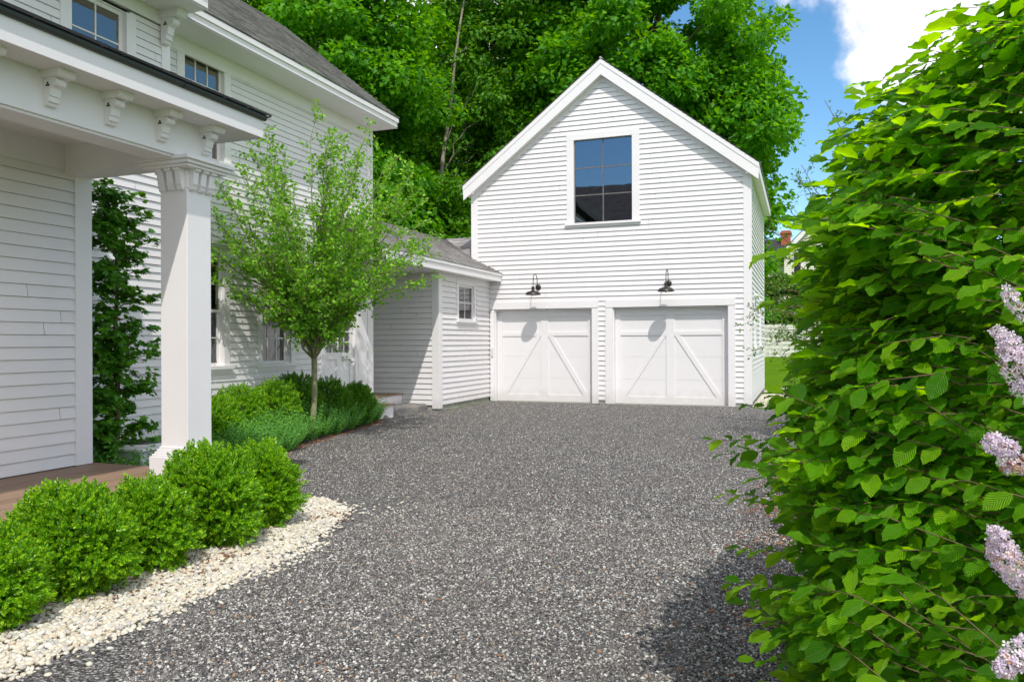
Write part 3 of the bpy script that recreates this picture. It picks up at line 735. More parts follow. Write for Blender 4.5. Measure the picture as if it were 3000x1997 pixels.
rf.quad((-4.712, 6.135, 3.70), (-4.712, 6.135, 3.71), (-8.0, 6.135, 4.38), (-8.0, 6.135, 3.69))
rf.build('roof', M['dkshingle'], porch)

# ac condenser
ac = empty('ac_unit', (-7.25, 6.95, 0), 'grey white air conditioner unit on the ground between porch and house wall', 'air conditioner')
MB().box(-7.62, -6.86, 6.65, 7.41, 0, .36).box(-7.66, -6.82, 6.61, 7.45, .36, .40).build('cabinet', M['acgrey'], ac, bevel=.02)
MB().lathe([(.31, 0), (.31, .012), (.28, .02), (.27, .004), (0, .004)], (-7.24, 7.03, .40), 32).build('fan_cover', M['acgrey'], ac, True)
gr = MB()
for k in range(9):
    r_ = .05+.028*k; gr.tube([(-7.24+r_*math.cos(a), 7.03+r_*math.sin(a), .428-.0015*k) for a in [2*math.pi*i/24 for i in range(25)]], .0035, 4, False)
gr.lathe([(0, .04), (.05, .035), (.05, .01)], (-7.24, 7.03, .40), 16)
gr.build('fan_grille', M['muntin'], ac)
lv = MB()
for k in range(7):
    z = .05+k*.042; lv.box(-6.858, -6.85, 6.72, 7.34, z, z+.006)
lv.build('louvre', M['muntin'], ac)

oh = empty('opposite_house', (-13, -12, 0), 'tall dark-roofed house across the drive, mirrored in the garage gable window', 'house')
MB().box(-24, -3, -17.5, -6.5, 0, 7.4).build('wall', M['clap'], oh)
mb = MB(); mb.quad((-24.4, -6.0, 7.2), (-2.6, -6.0, 7.2), (-2.6, -12, 11.9), (-24.4, -12, 11.9)); mb.quad((-24.4, -18, 7.2), (-2.6, -18, 7.2), (-2.6, -12, 11.9), (-24.4, -12, 11.9))
mb.quad((-24, -6.5, 7.4), (-24, -17.5, 7.4), (-24, -12, 11.8)); mb.quad((-3, -6.5, 7.4), (-3, -17.5, 7.4), (-3, -12, 11.8)); mb.build('roof', M['brownroof'], oh)
# ------------------------------------------------------------------ fence and neighbour house
fn = empty('board_fence', (0, 42, .5), 'weathered white horizontal board fence across the back of the lawn', 'fence')
mb = MB(); zz = .50; k = 0
while zz < 2.35:
    for x0 in range(-16, 20, 3): mb.box(x0, x0+2.99, 42, 42.03, zz, zz+.185)
    zz += .215
mb.build('board', M['oldwhite'], fn)
for x0 in range(-16, 20, 3): MB().box(x0-.06, x0+.06, 42.031, 42.15, .4, 2.45).build('post', M['oldwhite'], fn)
nb = empty('neighbour_house', (2, 62, .5), 'distant cream clapboard gabled house with dark roof and brick chimney beyond the fence', 'house')
ax, az_ = 2.7, 12.1
mb = MB(); claps(mb, PY(60), lambda v: (-1.2, 6.6) if v < 8.1 else (-1.2+(v-8.1), max(6.6-(v-8.1), -1.2+(v-8.1))), .5, 12.0, c=.15, t=.03, seam=9)
claps(mb, PY(61.5), (-9, -1.2), .5, 7.3, c=.15, t=.03, seam=9)
mb.build('wall', M['cream'], nb)
mb = MB(); mb.prism([(-1.6, 7.75), (ax, az_), (7.0, 7.75), (7.0, 7.35), (ax, az_-.45), (-1.6, 7.35)], 59.7, 59.78, lambda x, z, w: (x, w, z)); mb.build('rake_board', M['trim'], nb)
mb = MB(); mb.quad((-1.65, 59.68, 7.78), (ax, 59.68, az_+.06), (ax, 70, az_+.06), (-1.65, 70, 7.78)); mb.quad((7.05, 59.68, 7.78), (ax, 59.68, az_+.06), (ax, 70, az_+.06), (7.05, 70, 7.78))
mb.quad((-9.2, 61.1, 7.2), (-.9, 61.1, 7.2), (-.9, 65, 9.6), (-9.2, 65, 9.6)); mb.build('roof', M['dkshingle'], nb)
ch = MB().box(-1.5, -.8, 64, 64.7, 8.5, 10.1).box(-1.58, -.72, 63.93, 64.77, 9.85, 9.98); ch.build('chimney', M['brick'], nb)
for x0 in (.05, 3.9):
    wn = window(nb, PY(60-.02), x0, x0+.8, 6.1, 7.9, cols=2, rows=1, casing=.12, pd=.05, recess=.0, hung=True)
    for q0 in (x0-.56, x0+.96): MB().pbox(PY(60), q0, q0+.42, 6.05, 7.95, .035, .08).build('shutter', M['dark'], nb)

# ------------------------------------------------------------------ ground
def sheet(name, pts, z, mt, kind='structure'):
    mb = MB(); mb.v = [(x, y, z if not callable(z) else z(x, y)) for x, y in pts]; mb.f = [tuple(range(len(pts)))]
    o = mb.build(name, mt); o['kind'] = kind; return o
ys = [-400, -20, 26, 30, 34, 38, 42, 60, 120, 400]
zf = lambda y: 0 if y <= 27 else (.5*(1-math.cos(math.pi*min(1, (y-27)/15)))/2*2 if y < 42 else .5)
mb = MB()
for i in range(len(ys)-1):
    mb.quad((-400, ys[i], zf(ys[i])), (400, ys[i], zf(ys[i])), (400, ys[i+1], zf(ys[i+1])), (-400, ys[i+1], zf(ys[i+1])))
mb.build('ground', M['lawn'])['kind'] = 'structure'
def smooth_poly(ctrl, n=8):
    out = []; L = len(ctrl)
    for i in range(L):
        p0, p1, p2, p3 = [np.array(ctrl[(i+k-1) % L], float) for k in range(4)]
        for k in range(n):
            t_ = k/n; q_ = .5*((2*p1)+(-p0+p2)*t_+(2*p0-5*p1+4*p2-p3)*t_**2+(-p0+3*p1-3*p2+p3)*t_**3); out.append(tuple(q_))
    return out
drive_edge_left = [(-3.53, -6), (-3.51, 1), (-3.50, 2.7), (-3.48, 3.9), (-3.60, 4.7), (-3.68, 5.5), (-4.0, 6.2), (-4.75, 6.65), (-5.6, 7.3), (-6.35, 8.3), (-6.97, 9.4), (-7.24, 10.8), (-7.48, 12.0), (-7.68, 13.2), (-8.0, 14.0), (-8.2, 16.3), (-7.7, 16.3), (-7.7, 19.25)]
sheet('driveway', drive_edge_left+[(-1.1, 19.25), (-1.1, 19.0), (-.55, 18.6), (.6, 17.6), (1.2, 15), (.6, 8), (.5, 5), (.5, -6)], .004, M['gravel'])
sheet('mulch_bed', [(-4.2, 6.1), (-3.95, 6.2), (-4.75, 6.65), (-5.6, 7.3), (-6.35, 8.3), (-6.97, 9.4), (-7.24, 10.8), (-7.48, 12.0), (-7.68, 13.2), (-8.0, 14.0), (-8.15, 14.5), (-8.62, 14.5), (-8.62, 8.3), (-8.02, 8.2), (-8.02, 5.75), (-4.97, 5.75), (-4.9, -6), (-4.1, -6), (-4.1, 2), (-4.15, 5)], .008, M['mulch'])
PEB = [(-4.42, -6), (-3.52, -6), (-3.50, 1), (-3.49, 2.7), (-3.47, 3.9), (-3.60, 4.7), (-3.68, 5.5), (-4.0, 6.3), (-4.45, 6.62), (-4.85, 6.55), (-4.8, 6.1), (-4.6, 5.6), (-4.42, 2)]
sheet('pebble_strip', PEB, .012, M['pebbleground'])
sheet('pebble_path', [(-1.12, 19.3), (-.95, 19.15), (-.62, 19.0), (-.30, 19.5), (-.25, 21), (-.35, 25), (-.4, 27.6), (-4, 27.6), (-4, 26), (-1.12, 26)], .010, M['pebbleground'])
sheet('mulch_border', [(-.28+.05*math.sin(y*1.9)+.04*math.sin(y*4.3)+max(0, y-8)*.12, y) for y in [-2+.25*k for k in range(67)]]+[(5, 15), (5, -2)], .016, M['mulch'])
# ------------------------------------------------------------------ leaf templates
def beech():
    rows = [(0, .04), (.12, .55), (.30, .92), (.50, 1.0), (.68, .86), (.84, .52), (.94, .20), (1, .015)]
    v = []; uv = []
    for i, (s, w) in enumerate(rows):
        pl = .030*(1 if i % 2 else -1); dr = -.16*s*s
        for c in (-1, -.5, 0, .5, 1):
            wd = .28*w*c*(1+(.10 if (i % 2 and abs(c) == 1) else 0))
            sk = .07*abs(c)*w
            z = dr+.10*abs(c)*w*(.8)+(pl*(1 if abs(c) > .3 else .2) if 0 < i < 7 else 0)
            v.append((s+sk*(1 if i < 6 else 0), wd, z)); uv.append((s, .5+c*.5*max(w, .05)))
    f = [(i*5+j, i*5+j+5, i*5+j+6, i*5+j+1) for i in range(len(rows)-1) for j in range(4)]
    return v, f, uv
BE = beech()
DIAW = ([(0, 0, 0), (.45, -.42, .12), (1, 0, -.08), (.45, .42, .12)], [(0, 1, 2, 3)])
DIA = ([(0, 0, 0), (.45, -.27, .10), (1, 0, -.06), (.45, .27, .10)], [(0, 1, 2, 3)])
MAP = ([(0, 0, 0), (.12, -.46, .05), (.42, -.30, .08), (.62, -.42, -.04), (.66, -.16, .05), (1, 0, -.10), (.66, .16, .05), (.62, .42, -.04), (.42, .30, .08), (.12, .46, .05), (.35, 0, .02)],
       [(0, 1, 2, 10), (2, 3, 4, 10), (4, 5, 6, 10), (6, 7, 8, 10), (8, 9, 0, 10)])

def shade(a): return a

# ---------------- tree builder: limbs reach towards targets; leaves sit in clumps at their ends
def curve(p0, d0, p1, n=7, wob=.05, r=rnd):
    p0 = Vector(p0); p1 = Vector(p1); L = (p1-p0).length; c = p0+Vector(d0).normalized()*L*.45
    out = []
    for k in range(n+1):
        t_ = k/n; p = p0*(1-t_)**2+c*2*t_*(1-t_)+p1*t_*t_
        if 0 < k < n: p += Vector((r.gauss(0, 1), r.gauss(0, 1), r.gauss(0, 1)))*wob*L/n
        out.append(p)
    return out
def clump_leaves(centers, rad, per, flat=.5, shellness=.6, up=.7, outward=None):
    """leaf positions/axes/normals in flattened clumps, denser on their upper outer side"""
    N = len(centers)*per; c = np.repeat(np.asarray(centers), per, 0); R_ = np.repeat(np.asarray(rad), per)
    d = rdir(N); rr = rng.random(N)**(1/(1+3*shellness)); off = d*rr[:, None]*R_[:, None]; off[:, 2] *= flat
    drop = (np.hypot(off[:, 0], off[:, 1])/R_)**2; off[:, 2] -= drop*R_*.22
    n = d*.55+rdir(N)*.55; n[:, 2] += up
    a = d*.8+rdir(N)*.7; a[:, 2] -= .25
    return c+off, a, n

def big_tree(name, label, cat, base, height, lean, crown, nclump, per, leafsize, m, bark='bark', rt=.32, group=None, clump=(.8, 1.5), seed=1, lim=24, trunkcrown=.25, box=None):
    """crown = list of ellipsoids (cx,cy,cz,rx,ry,rz)"""
    r = random.Random(seed); t_ = empty(name, base, label, cat, group)
    b = Vector(base); top = b+Vector((lean[0], lean[1], height))
    tr = [b+(top-b)*(k/10)+Vector((r.gauss(0, .12), r.gauss(0, .12), 0))*(k > 0) for k in range(11)]
    mb = MB(); mb.tube(tr, [rt*(1.25 if k == 0 else 1)*(1-.085*k) for k in range(11)], 9)
    C = []; Rr = []
    vols = [c_[3]*c_[4]*c_[5] for c_ in crown]; tot = sum(vols)
    k = 0
    while len(C) < nclump:
        c_ = r.choices(crown, vols)[0]
        d = Vector((r.gauss(0, 1), r.gauss(0, 1), r.gauss(0, 1))).normalized(); q = r.uniform(.25, 1)**.42
        q *= 1+.10*math.sin(5*math.atan2(d.y, d.x)+seed)+.08*math.sin(7*d.z+seed)
        p = (c_[0]+d.x*c_[3]*q, c_[1]+d.y*c_[4]*q, c_[2]+d.z*c_[5]*q)
        if box and not box(*p): continue
        if p[2] < .5: continue
        C.append(p); Rr.append(r.uniform(*clump))
    ci = list(range(len(C))); r.shuffle(ci)
    for i in ci[:lim]:
        p = Vector(C[i]); h = max(.12, min(.9, (p.z-b.z)/height-.12-r.random()*.15)); s_ = b+(top-b)*h
        L = (p-s_).length
        if L < .5: continue
        pts = curve(s_, (p-s_)*.4+Vector((0, 0, L*.4)), p, 7, .16, r); r0 = rt*.30*(1-h*.6)
        mb.tube(pts, [r0*(1-.12*k) for k in range(8)], 5)
        for _ in range(2):
            j = r.randint(3, 6); e = pts[j]+Vector((r.gauss(0, 1), r.gauss(0, 1), r.gauss(.3, .7)))*L*.16
            mb.tube([pts[j], (pts[j]+e)/2+Vector((0, 0, .05)), e], [r0*.3, r0*.22, r0*.1], 4)
    mb.build('trunk', M[bark], t_, True)
    P_, a, n = clump_leaves(C, Rr, per, .5, .45)
    cc = np.array(crown[0][:3]); n = n+.35*(P_-cc)/np.linalg.norm(P_-cc, axis=1, keepdims=True)
    sz = leafsize*rng.uniform(.7, 1.3, len(P_))
    tile('crown', *DIAW, P_, frames(a, n), sz*1.15, M[m], t_)
    return t_

# ------------------------------------------------------------------ background trees
BG = 'big trees behind the house and garage'
big_tree('maple_tree', 'tall bright green maple with a broad ragged crown directly behind the garage', 'tree', (-6.4, 33, .2), 19, (.5, .5), [(-6.4, 33, 12.2, 6.3, 4.5, 8.2), (-3.9, 33, 9.0, 3.1, 3, 4.4), (-3.3, 32.5, 5.6, 1.8, 2, 2.2)], 330, 330, .20, 'maple', group=BG, seed=11, rt=.42, lim=50)
big_tree('maple_tree', 'leafy light green maple rising over the ridge of the house roof', 'tree', (-18.5, 25, .2), 17, (0, 0), [(-18.0, 25, 11.2, 5.2, 4.2, 6.8), (-14.8, 24.5, 8.0, 3.1, 3, 5.5)], 270, 330, .18, 'maple', group=BG, seed=12, rt=.40, lim=50)
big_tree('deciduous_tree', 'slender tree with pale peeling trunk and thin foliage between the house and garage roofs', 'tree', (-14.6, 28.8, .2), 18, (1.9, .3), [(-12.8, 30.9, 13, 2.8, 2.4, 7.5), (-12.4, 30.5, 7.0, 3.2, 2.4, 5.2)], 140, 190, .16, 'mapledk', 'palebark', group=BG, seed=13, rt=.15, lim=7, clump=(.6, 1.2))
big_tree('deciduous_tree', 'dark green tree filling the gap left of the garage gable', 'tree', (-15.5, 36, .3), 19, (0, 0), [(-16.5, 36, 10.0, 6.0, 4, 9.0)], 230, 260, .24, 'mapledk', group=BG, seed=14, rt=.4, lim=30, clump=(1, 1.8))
big_tree('deciduous_tree', 'tall tree with open crown seen just left of the garage peak', 'tree', (-10.8, 34, .3), 20, (0, 0), [(-10.6, 34, 14.5, 3.0, 3, 6.8), (-11.5, 33, 7.5, 3.0, 2.5, 3.8)], 130, 260, .20, 'maple', group=BG, seed=15, rt=.34, lim=40)
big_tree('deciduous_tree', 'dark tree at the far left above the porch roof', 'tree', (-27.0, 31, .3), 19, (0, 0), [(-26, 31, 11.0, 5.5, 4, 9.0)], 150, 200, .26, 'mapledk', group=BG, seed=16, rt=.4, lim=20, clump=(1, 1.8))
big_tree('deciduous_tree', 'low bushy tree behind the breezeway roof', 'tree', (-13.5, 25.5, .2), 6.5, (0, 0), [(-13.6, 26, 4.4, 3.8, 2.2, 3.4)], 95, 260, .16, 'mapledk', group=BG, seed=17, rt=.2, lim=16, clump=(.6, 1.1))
big_tree('deciduous_tree', 'low branching tree behind the far garage corner', 'tree', (-3.0, 31, .2), 7.5, (0, 0), [(-3.0, 31, 4.4, 1.7, 1.8, 3.4)], 50, 260, .15, 'maple', group=BG, seed=18, rt=.16, lim=12, clump=(.5, .9))
for x, y, h, rx, lb, s_ in ((-.8, 45, 5.0, 2.1, 'rounded light green shrub rising behind the fence beside the garage', 31), (3.0, 46, 6.2, 2.6, 'larger light green shrub behind the fence toward the hedge', 32), (7.5, 47, 7.5, 3.2, 'tall bushy shrub behind the fence hidden by the hedge', 33)):
    big_tree('shrub', lb, 'shrub', (x, y, .5), h*.8, (0, 0), [(x, y, h*.55+.4, rx, 1.6, h*.5)], int(rx*26), 170, .17, 'mid', group='shrubs behind the fence', seed=s_, rt=.12, lim=10, clump=(.4, .8))

# ------------------------------------------------------------------ fine trees
def limb_tree(name, label, cat, base, fork, targets, m, leafsize, per_m, bark='youngbark', rt=.05, seed=1, clip=None, group=None, side=6, sl=(.35, .9), tmpl=DIA, tw=.004, droop=0):
    r = random.Random(seed); g = np.random.default_rng(seed); T_ = empty(name, base, label, cat, group)
    b = Vector(base); f = b+Vector(fork); mb = MB()
    mb.tube([b-Vector((0, 0, .02)), b+(f-b)*.1, b+(f-b)*.5+Vector((.015, .01, 0)), f], [rt*1.35, rt*1.05, rt*.95, rt*.95], 10)
    lp = []; la = []; 
    def leaves(pts, dens):
        for p, q in zip(pts, pts[1:]):
            L = (q-p).length; n = int(L*dens+r.random())
            for _ in range(n):
                x = p.lerp(q, r.random()); d = (q-p).normalized()
                o = Vector((r.gauss(0, 1), r.gauss(0, 1), r.gauss(0, .7)))
                x2 = x+o*.014
                if clip and not clip(x2): continue
                lp.append(x2); la.append(d*.5+o*.7)
    for tgt, w in targets:
        tgt = Vector(tgt); L = (tgt-f).length; s0 = f-(f-b)*r.uniform(0, .10)
        pts = curve(s0, (tgt-f)*.35+Vector((0, 0, L*.32)), tgt, 10, .14, r)
        r0 = rt*.62*w; mb.tube(pts, [r0*(1-.088*k) for k in range(11)], 6)
        leaves(pts[4:], per_m*.5)
        for k in range(2, 11):
            for _ in range(max(1, int(side*.35+r.random()))):
                d = Vector((r.gauss(0, 1), r.gauss(0, 1), r.gauss(.45, .7))).normalized()*.75+(pts[min(k, 10)]-pts[k-1]).normalized()*.75
                Ls = r.uniform(*sl)*(1-.05*k); s_ = pts[k-1].lerp(pts[k], r.random()); e = s_+d.normalized()*Ls+Vector((0, 0, -droop*Ls))
                if clip and not clip(e): continue
                sp_ = curve(s_, d, e, 5, .18, r); rr = max(tw, r0*.28*(1-.06*k)); mb.tube(sp_, [rr*(1-.13*j) for j in range(6)], 4)
                leaves(sp_[1:], per_m)
                for _ in range(3):
                    j = r.randint(1, 4); e2 = sp_[j]+(d+Vector((r.gauss(0, .8), r.gauss(0, .8), r.gauss(0, .6)))).normalized()*Ls*.45
                    if clip and not clip(e2): continue
                    tp = [sp_[j], sp_[j].lerp(e2, .5)+Vector((0, 0, .01)), e2]; mb.tube(tp, [rr*.5, rr*.4, rr*.25], 3); leaves(tp, per_m*1.3)
    mb.build('trunk', M[bark], T_, True)
    P_ = np.array([tuple(p) for p in lp]); a = np.array([tuple(p) for p in la]); N = len(P_)
    n = g.normal(size=(N, 3))*.6; n[:, 2] += .8
    a = a+g.normal(size=(N, 3))*.15
    tile('foliage', tmpl[0], tmpl[1], P_, frames(a, n), leafsize*g.uniform(.6, 1.25, N), M[m], T_, uv=(tmpl[2] if len(tmpl) > 2 else None))
    print(name, 'leaves', N); return T_

r = random.Random(4); TB = (-7.50, 10.80, 0); tg = []
for k in range(62):
    an = r.uniform(0, 2*math.pi); z = 4.95-2.75*r.random()**1.1
    prof = 2.05*math.sin(max(.0, min(1, (z-1.15)/4.25))**1.05*math.pi)**.55
    q = r.uniform(.35, 1)**.5*prof
    tg.append(((TB[0]+math.cos(an)*q*1.0, TB[1]+math.sin(an)*q*.95, z), r.uniform(.55, .9)))
for dx, dy, z in ((.0, .1, 5.2), (.3, .2, 4.8), (-.35, -.2, 4.5), (-1.0, -1.95, 3.2), (-.6, -2.1, 3.6), (-1.0, -1.8, 2.6), (-.9, -1.9, 2.9), (-.5, -1.7, 4.0), (1.5, 1.3, 3.7), (1.8, .6, 3.1), (1.9, -.1, 2.9), (1.6, 1.0, 2.6), (1.2, 1.2, 4.1), (1.75, 1.15, 3.35), (-.2, -1.7, 2.9), (1.45, -.5, 2.35), (.2, -1.4, 2.2), (-.4, -1.2, 4.1), (.9, .9, 4.4)):
    tg.append(((TB[0]+dx, TB[1]+dy, z), .8))
limb_tree('young_tree', 'young vase-shaped ornamental tree with airy leaves in the planting bed before the house wall', 'tree', TB, (.02, .03, 1.42), tg, 'young', .056, 30, rt=.048, seed=8, clip=lambda p: p[0] > -8.5, side=6, sl=(.3, .75), tmpl=DIAW)

# espalier against the house wall
r = random.Random(9); tg = []
for k in range(9):
    z = .5+k*.31
    tg.append(z)
ES = empty('espaliered_tree', (-7.3, 6.74, 0), 'narrow dark green espaliered tree in the shade between porch wall and column', 'tree')
mb = MB(); tp = [(-7.30+.01*math.sin(k), 6.74+.012*math.cos(k*2), k*.345) for k in range(10)]
mb.tube(tp, [.034-.0022*k for k in range(10)], 8)
mb.tube([(-7.30, 6.74, .1), (-7.33, 6.62, .35), (-7.32, 6.50, .5)], [.025, .02, .012], 6)
lp = []; la = []
for k in range(200):
    z = r.uniform(.22, 3.25); dy = r.choice((-1, -1, 1))*r.uniform(.10, .36 if z < 2.9 else .2); dx = r.uniform(-.28, .30)
    s_ = Vector((-7.3, 6.74, z)); e = s_+Vector((dx, dy*(1.1 if dy < 0 else .9), r.uniform(-.02, .16))); pts = curve(s_, e-s_+Vector((0, 0, .1)), e, 4, .15, r)
    mb.tube(pts, [.008, .007, .006, .004, .003], 4)
    for p, q in zip(pts[1:], pts[2:]+[pts[-1]+(pts[-1]-pts[-2])*.6]):
        for _ in range(6):
            x = p.lerp(q, r.random())+Vector((r.gauss(0, .03), r.gauss(0, .03), r.gauss(0, .025))); lp.append(tuple(x)); o = Vector((r.gauss(.3, .6), r.gauss(0, .8), r.gauss(-.35, .3)))+(q-p).normalized(); la.append(tuple(o))
mb.build('trunk', M['twig'], ES, True)
lp = np.array(lp); la = np.array(la); n = rng.normal(size=lp.shape)*.4; n[:, 2] += .9; n[:, 0] += .35
tile('foliage', *MAP, lp, frames(la, n), .085*rng.uniform(.7, 1.2, len(lp)), M['vine'], ES)

# small-leaved tree beyond the hedge
r = random.Random(21); tg = []; MB0 = (1.55, 13.6, 0)
for k in range(20):
    an = r.uniform(0, 2*math.pi); z = r.uniform(1.6, 6.6); q = r.uniform(.4, 1)*(2.25 if z < 4 else 1.9*(7.4-z)/3.2)
    tg.append(((MB0[0]+math.cos(an)*q, MB0[1]+math.sin(an)*q, z), r.uniform(.6, 1)))
tg += [((-.42, 13.2, 1.75), .8), ((-.55, 13.0, 2.5), .8), ((-.3, 13.8, 1.2), .8), ((-.35, 13.5, 3.0), .8), ((.0, 13.4, 4.4), .8), ((.35, 13.4, 5.4), .8), ((-.15, 13.2, 3.6), .8), ((-.2, 12.6, 1.5), .7), ((-.65, 12.8, 2.0), .7), ((-.5, 12.9, 1.5), .7), ((-.3, 13, 2.2), .7), ((-.1, 12.8, 1.0), .7)]
limb_tree('crabapple_tree', 'small-leaved tree leaning over the lawn edge beyond the hornbeam hedge', 'tree', MB0, (-.1, 0, 1.2), tg, 'mid', .055, 28, 'twig', rt=.07, seed=22, side=4, sl=(.35, .9), droop=.15)

# ------------------------------------------------------------------ boxwood
def boxwood_mesh(r0, seed, nspr=1300, leafs=.024):
    g = np.random.default_rng(seed)
    # sprig template: twig of ~0.09 with leaf pairs
    tv, tf = [], []; base = DIA[0]
    for k in range(6):
        for sd_ in (0, 1):
            an = k*1.57+sd_*math.pi; tilt = .75 if k < 5 else .25
            a = Vector((math.cos(tilt), math.sin(tilt)*math.cos(an), math.sin(tilt)*math.sin(an))); o = Vector((k*.40, 0, 0))
            n_ = Vector((-.5, math.cos(an), math.sin(an))).cross(a).cross(a)*-1; n_.normalize(); b = n_.cross(a)
            i = len(tv); tv += [tuple(o+a*v[0]+b*v[1]*1.15+n_*v[2]) for v in base]; tf.append((i, i+1, i+2, i+3))
    N = nspr; d = g.normal(size=(N, 3)); d[:, 2] = np.where(d[:, 2] < 0, d[:, 2]*.9, d[:, 2]); d /= np.linalg.norm(d, axis=1, keepdims=True)
    ph = g.uniform(0, 6.28, 4); th_ = np.arctan2(d[:, 1], d[:, 0])
    lump = 1+.05*np.sin(3*th_+ph[0]+3*d[:, 2])+.04*np.sin(5*th_+ph[1]-4*d[:, 2])+.07*np.sin(9*d[:, 2]+ph[2]+2*th_)
    q = np.where(g.random(N) < .72, g.uniform(.78, 1.06, N), g.uniform(.45, .85, N))*lump
    q[:60] *= g.uniform(1.05, 1.16, 60)
    pos = d*q[:, None]*r0
    a = d*.9+g.normal(size=(N, 3))*.38; a[:, 2] += .45
    n = g.normal(size=(N, 3))
    return tv, tf, pos, frames(a, n), leafs*g.uniform(.8, 1.15, N)
def boxwood(x, y, rad, h, label, group, seed, m='box', nspr=1300, leafs=.027, kx=1, ky=1):
    o = empty('boxwood_shrub', (x, y, 0), label, 'shrub', group)
    tv, tf, pos, fr, sz = boxwood_mesh(1.0, seed, nspr, leafs)
    zc = h*.50; pos = pos*np.array([rad*kx, rad*ky, h*.50]); pos[:, :2] *= np.where(pos[:, 2:3] < -.1*h, 1.12, 1); pos[:, 2] = np.maximum(pos[:, 2]+zc, .03); pos += np.array([x, y, 0])
    tile('foliage', tv, tf, pos, fr, sz, M[m], o)
    r = random.Random(seed); mb = MB()
    for k in range(9):
        an = r.uniform(0, 6.28); e = Vector((x+math.cos(an)*rad*.6, y+math.sin(an)*rad*.6, h*r.uniform(.5, .8)))
        mb.tube(curve((x+math.cos(an)*.03, y+math.sin(an)*.03, 0), (math.cos(an)*.4, math.sin(an)*.4, 1), e, 5, .1, r), [.012, .011, .009, .007, .005, .003], 5)
    mb.build('stem', M['twig'], o)
    return o
GB = 'boxwoods along the porch deck'
for i, (x, y, rad, h, lb) in enumerate([
    (-4.33, 5.48, .27, .78, 'boxwood at the far end of the row, beside the rounded end of the white pebbles'),
    (-4.31, 4.84, .34, .84, 'large round boxwood standing in front of the porch column'),
    (-4.30, 4.22, .28, .66, 'smaller boxwood just left of the one hiding the column base'),
    (-4.31, 3.62, .33, .74, 'big loose boxwood with a tall shoot, before the open porch deck'),
    (-4.30, 3.04, .31, .60, 'boxwood cut off by the left edge of the picture'),
    (-4.35, 2.50, .33, .60, 'nearest boxwood of the row, mostly outside the left edge')]):
    boxwood(x, y, rad, h*.87, lb, GB, 50+i, nspr=int(3500*(rad/.34)**2), kx=1.12, ky=.74)
GF = 'boxwoods at the foot of the house wall'
for i, (x, y, rad, h, lb) in enumerate([
    (-7.78, 8.8, .36, .80, 'boxwood beside the column at the left end of the bed under the first tall window'),
    (-7.98, 9.65, .38, .88, 'lit boxwood below and between the two tall windows'),
    (-7.95, 10.40, .38, .92, 'boxwood directly left of the young tree trunk'),
    (-8.1, 11.2, .40, .98, 'dark boxwood right behind the young tree trunk'),
    (-8.05, 12.1, .36, .88, 'dark round boxwood in front of the glazed door'),
    (-8.0, 12.95, .30, .74, 'small boxwood at the right end of the bed by the house corner')]):
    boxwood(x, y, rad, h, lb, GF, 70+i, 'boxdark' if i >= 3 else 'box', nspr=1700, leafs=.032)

# ------------------------------------------------------------------ catmint mounds and low plants
def mound(x, y, rad, h, label, seed, m='nepeta', n=150, cat='plant', group='catmint mounds in the planting bed', leafs=.03, spread=.6, name='catmint_plant'):
    g = np.random.default_rng(seed); tv, tf = [], []
    K = 11
    for k in range(K):
        for sd_ in (0, 1):
            an = k*1.57+sd_*math.pi; sc = 1.25-.75*k/K; o = Vector((k/K, 0, 0)); a = Vector((.5, math.cos(an), math.sin(an))).normalized()
            b = a.cross(Vector((1, .01, 0))).normalized(); nn = a.cross(b); i = len(tv)
            tv += [tuple(o+(a*v[0]+b*v[1]*1.3+nn*v[2])*leafs/.34*sc*1.0) for v in DIA[0]]; tf.append((i, i+1, i+2, i+3))
    an = g.uniform(0, 2*math.pi, n); q = np.sqrt(g.random(n))*rad
    pos = np.stack([x+np.cos(an)*q*.75, y+np.sin(an)*q*.75, np.full(n, .0)], 1)
    a = np.stack([np.cos(an)*q/rad*spread, np.sin(an)*q/rad*spread, np.full(n, 1.)], 1)+g.normal(size=(n, 3))*.16
    ln = h*g.uniform(.6, 1.15, n)*(1-.35*(q/rad)**2)
    # lift so that the leafy part spreads through the mound
    o = tile(name, tv, tf, pos, frames(a, g.normal(size=(n, 3))), ln, M[m]); tag(o, label, cat, group); return o
NP = [(-7.05, 8.75, .42, .36, 'catmint clump nearest the column, low and grey green'), (-7.15, 9.35, .42, .40, 'full catmint mound left of the young tree by the mulch edge'), (-7.45, 9.0, .36, .42, 'catmint mound behind the front clump near the column'),
      (-7.35, 10.0, .45, .44, 'widest catmint mound left of the tree trunk'), (-7.45, 10.65, .40, .40, 'catmint mound in front of the tree trunk'), (-7.75, 11.2, .35, .52, 'tall catmint spikes behind the tree trunk'),
      (-7.55, 11.45, .42, .42, 'catmint mound right of the tree trunk at the mulch edge'), (-7.75, 12.2, .45, .44, 'catmint mound below the glazed door'), (-7.85, 12.95, .42, .44, 'catmint mound close to the granite step'), (-8.0, 13.65, .38, .42, 'last catmint clump against the entry landing'),
      (-7.05, 8.15, .40, .34, 'small catmint tuft behind the far foreground boxwood'), (-7.35, 7.65, .40, .36, 'catmint clump hidden mostly by the column'), (-7.85, 9.6, .36, .48, 'catmint growing between boxwood and tree')]
for i, (x, y, rad, h, lb) in enumerate(NP): mound(x-(.12 if y < 9.8 else .30), y, rad*1.12, h*1.4, lb, 90+i, n=420 if i < 10 else 240, leafs=.036, spread=.75)
mound(-6.80, 6.38, .20, .60, 'grey green lavender-like tuft in front of the air conditioner', 120, 'nepeta', 34, group='tufts by the porch end', name='lavender_plant', leafs=.05)
mound(-6.85, 6.72, .14, .58, 'small lavender sprig between the air conditioner and the column', 121, 'nepeta', 12, group='tufts by the porch end', name='lavender_plant', leafs=.05)

